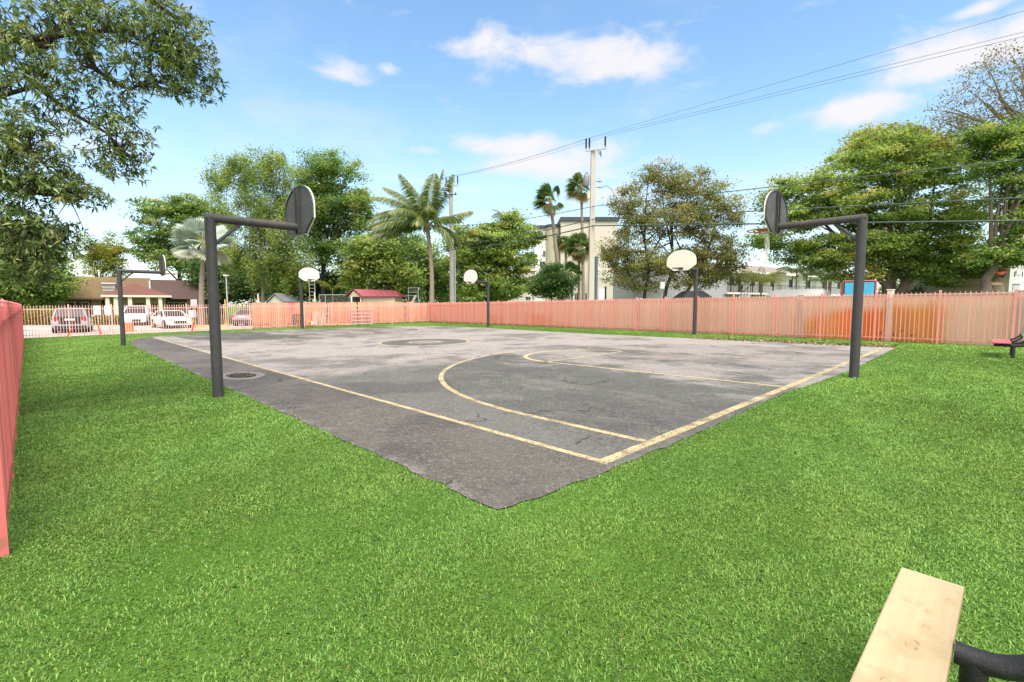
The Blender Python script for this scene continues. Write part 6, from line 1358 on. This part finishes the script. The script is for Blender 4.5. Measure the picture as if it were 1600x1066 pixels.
# next pole to the right stands well outside the frame
Q3 = P1 + line * 38; Q0 = P2 - line * 40
def through(a, px, py, yy):                    # carry the line on from a, past the point seen at (px, py)
    c = W(px, py, yy); return Vector(a) + (c - Vector(a)) * 1.9
for i, (t1, t2, px, py) in enumerate(((tops1[0], tops2[0], 1600, 17), (tops1[1], tops2[1], 1600, 50), (tops1[2], tops2[2], 1600, 57))):
    c = W(px, py, 20.5); e = c + (c - t1) * .8; e.z = c.z + (c.z - t1.z) * .8
    cable(['thin upper power line to the left insulator of the concrete pole', 'thin power line to the middle insulator of the concrete pole', 'thin power line to the right insulator of the concrete pole'][i], [Q0 + Vector((0, 0, t2.z - P2.z - .4)) + cd * (i - 1) * .7, t2, t1, e], [.5, .25, .0], .0082, 'wire_teal')
for lb, pyl, pyp, pyr, rr_, mm in (('grey-green cable sagging from the concrete pole above the right backboard', 356, 327, 249, .026, 'wire_teal'), ('second cable from the concrete pole, passing behind the right backboard', 384, 346, 309, .032, 'wire_teal'), ('thick lowest black cable on the concrete pole, passing behind the right hoop arm', 392, 356, 345, .045, 'wire_teal')):
    a = P1 + Vector((.0, -.26, zz(pyp))); l_ = P2 + Vector((0, -.28, zz2(pyl))); c = W(1600, pyr, 20.5); e = c + (c - a) * .8
    cable(lb, [Q0 + Vector((0, 0, zz2(pyl) - .2)), l_, a, e], [.5, .28, .0], rr_, mm)
a, c = P1 + Vector((0, -.3, zz(356))), P2 + Vector((0, -.3, zz2(392)))
q = a.lerp(c, .30); d_ = (c - a).normalized(); b = MB(); b.tube([d_ * -.75, d_ * -.6, d_ * .6, d_ * .75], [.03, .11, .11, .03], 12); o = b.build('splice_box', M['wire'], smooth=True); o.location = q + Vector((0, 0, -.25)); tag(o, 'black splice closure clamped on the cables between the two utility poles', 'splice box')
cable('service cable looping from the concrete pole into the olive brown tree', [P1 + Vector((.7, -.12, zz(298))), W(957, 300, 40), W(985, 330, 43)], [-.25, .2], .018)
cable('low cable crossing the sky gap behind the far end hoop', [W(490, 432, 52), W(545, 422, 52), P2 + Vector((0, -.1, zz2(388)))], [.1, .4], .03)

# ------------------------------------------------------------------ lawn
def inside(poly, P):
    x, y = P[:, 0], P[:, 1]; r = np.zeros(len(P), bool); n = len(poly); j = n - 1
    for i in range(n):
        xi, yi = poly[i]; xj, yj = poly[j]
        if yi != yj: r ^= ((yi > y) != (yj > y)) & (x < (xj - xi) * (y - yi) / (yj - yi) + xi)
        j = i
    return r
def fbm_thin(P):
    rg = np.random.default_rng(9); v = np.zeros(len(P))
    for o in range(5):
        for _ in range(3):
            k = rg.uniform(0, 6.28); f = 1.3 * 2 ** o * rg.uniform(.7, 1.3); v += np.sin((P[:, 0] * math.cos(k) + P[:, 1] * math.sin(k)) * f + rg.uniform(0, 6.28)) / 1.7 ** o
    return (v / 3 - .35) * .9
def lawn():
    rng = np.random.default_rng(123)
    # radial density falls with distance so blades stay a steady size on film
    N = 3000000; r_near, r_far, rk = .5, 46.0, 5.0
    rs_ = np.linspace(r_near, r_far, 4000); dens = np.minimum(1.0, (rk / rs_) ** 1.75) * rs_; cdf = np.cumsum(dens); cdf /= cdf[-1]
    r = np.interp(rng.uniform(0, 1, N), cdf, rs_); a = rng.uniform(-math.radians(76), math.radians(76), N)
    P = np.stack([r * np.sin(a), r * np.cos(a)], 1)
    def side(p, q, P): return (q[0] - p[0]) * (P[:, 1] - p[1]) - (q[1] - p[1]) * (P[:, 0] - p[0])
    ok = (side(FL0, LN, P) * np.sign(side(FL0, LN, np.array([[0., 30.]]))) > 0) | (P[:, 1] < LN.y)
    e1 = FL1 + NN * .1; e0 = FL0 + NN * .1; ok &= side(e0, e1, P) * np.sign(side(e0, e1, np.array([[0., 5.]]))) > 0
    w0 = right_end + RN * .3; w1 = RF1 + RN * .3; ok &= side(w0, w1, P) * np.sign(side(w0, w1, np.array([[0., 5.]]))) > 0
    P = P[ok]; ctr = POLY.mean(0)
    jit = P + rng.normal(0, 1, P.shape) * np.where(rng.uniform(0, 1, (len(P), 1)) < .22, .045, .010)
    P = P[~inside(POLY, jit)]
    keep = rng.uniform(0, 1, len(P)) > np.clip(fbm_thin(P), 0, .55)
    for q in (pL, pR, pl2, pf, pm, pe):
        d = np.hypot(P[:, 0] - q[0], P[:, 1] - q[1]); keep &= rng.uniform(0, 1, len(P)) > np.clip((.30 - d) / .14, 0, .93)
    P = P[keep]
    n = len(P); r = np.hypot(P[:, 0], P[:, 1])
    z = gz(P[:, 0], P[:, 1])
    def fbm(x, y, s, seed):
        rg = np.random.default_rng(seed); v = np.zeros(len(x))
        for o in range(5):
            for _ in range(3):
                k = rg.uniform(0, 6.28); f = s * 2 ** o * rg.uniform(.7, 1.3); v += np.sin((x * math.cos(k) + y * math.sin(k)) * f + rg.uniform(0, 6.28)) / 1.7 ** o
        return v / 3
    patch = fbm(P[:, 0], P[:, 1], .9, 3); fine = fbm(P[:, 0], P[:, 1], 7, 4)
    grow = np.clip(1 + .28 * fine + .2 * patch, .45, 1.6)
    sc_ = np.clip((r / 5.0), 1, 4.2) ** .8
    h = (.0205 * rng.uniform(.5, 1.35, n) * grow) * np.clip(sc_, 1, 1.6); wd = .0028 * rng.uniform(.7, 1.4, n) * sc_ * np.clip(1.25 - .25 * (r < 4), 1, 2)
    lean = rng.uniform(.25, 1.6, n); ph = rng.uniform(0, 6.2832, n); dx_, dy_ = np.cos(ph), np.sin(ph); tw = ph + math.pi / 2 + rng.normal(0, .5, n); sx_, sy_ = np.cos(tw) * wd, np.sin(tw) * wd
    b0 = np.stack([P[:, 0], P[:, 1], z - .004], 1); S = np.stack([sx_, sy_, np.zeros(n)], 1)
    mid = b0 + np.stack([dx_ * h * lean * .32, dy_ * h * lean * .32, h * .62], 1); tip = b0 + np.stack([dx_ * h * lean, dy_ * h * lean, h * np.clip(1.05 - .38 * lean, .4, 1.1)], 1)
    V = np.stack([b0 - S, mid - S * .8, tip, mid + S * .8, b0 + S], 1).reshape(-1, 3)
    tone = np.clip(.5 + .2 * patch + .14 * fine + rng.normal(0, .30, n), 0, 1); dry = np.clip((rng.uniform(0, 1, n) < .022 + .09 * np.clip(patch * -1 - .4, 0, 1)) * 1.0, 0, 1)
    m_ = bpy.data.materials.new('grass_blades'); m_.use_nodes = True; t = NT(m_.node_tree); p = t.n['Principled BSDF']; out = t.n['Material Output']
    c = t.mix(t.attr('tone'), (.046, .128, .020), (.295, .50, .118)); c = t.mix(t.m('MULTIPLY', t.attr('hue'), .32), c, t.mix(t.attr('tone'), (.085, .12, .015), (.37, .44, .075))); c = t.mix(t.attr('dry'), c, (.27, .25, .09))
    t.put(p.inputs['Base Color'], c); p.inputs['Roughness'].default_value = .55; p.inputs['Specular IOR Level'].default_value = .25
    tr = t.new('ShaderNodeBsdfTranslucent'); t.put(tr.inputs[0], t.mix(1., c, (1.2, 1.2, .7), 'MULTIPLY')); mx = t.new('ShaderNodeMixShader'); mx.inputs[0].default_value = .35; t.l.new(p.outputs[0], mx.inputs[1]); t.l.new(tr.outputs[0], mx.inputs[2]); t.l.new(mx.outputs[0], out.inputs[0])
    o = np_mesh('grass', V, 5, m_, None, {'tone': np.repeat(tone, 5), 'hue': np.repeat(np.clip(.45 + .5 * fbm(P[:, 0], P[:, 1], 2.3, 8) + rng.normal(0, .3, n), 0, 1), 5), 'dry': np.repeat(dry, 5)}); o['kind'] = 'stuff'; o['label'] = 'mown bright green lawn grass round the court'; o['category'] = 'grass'
    print('grass blades', n)
lawn()
# fallen leaves along the far edge of the tarmac and a few on the court
rng = np.random.default_rng(5); n = 900; V = []
pts = []
for i in range(n):
    if i < 700: px = rng.uniform(1080, 1400); ed = np.interp(px, [1080, 1195, 1313, 1398], [529.5, 535, 540, 543.5]); q = G(px, ed - abs(rng.normal(0, 3)) + 1)
    else: q = cs(rng.uniform(0, 20), rng.uniform(-1.3, 14))
    pts.append((q.x, q.y, q.z + (.03 if i < 700 else .022)))
pts = np.array(pts); tt = rng.uniform(0, 1, n)
o = np_mesh('fallen_leaves', leaf_quads(rng, pts, np.where(np.arange(n) < 700, .11, .05), .6, 1.8), 4, leaf_mat('dry_leaves', (.12, .075, .035), (.30, .20, .09), trans=.1), None, {'tone': np.repeat(tt, 4), 'tint': np.zeros(n * 4)})
o['kind'] = 'stuff'; o['label'] = 'dry brown leaves scattered along the far court edge'; o['category'] = 'leaves'
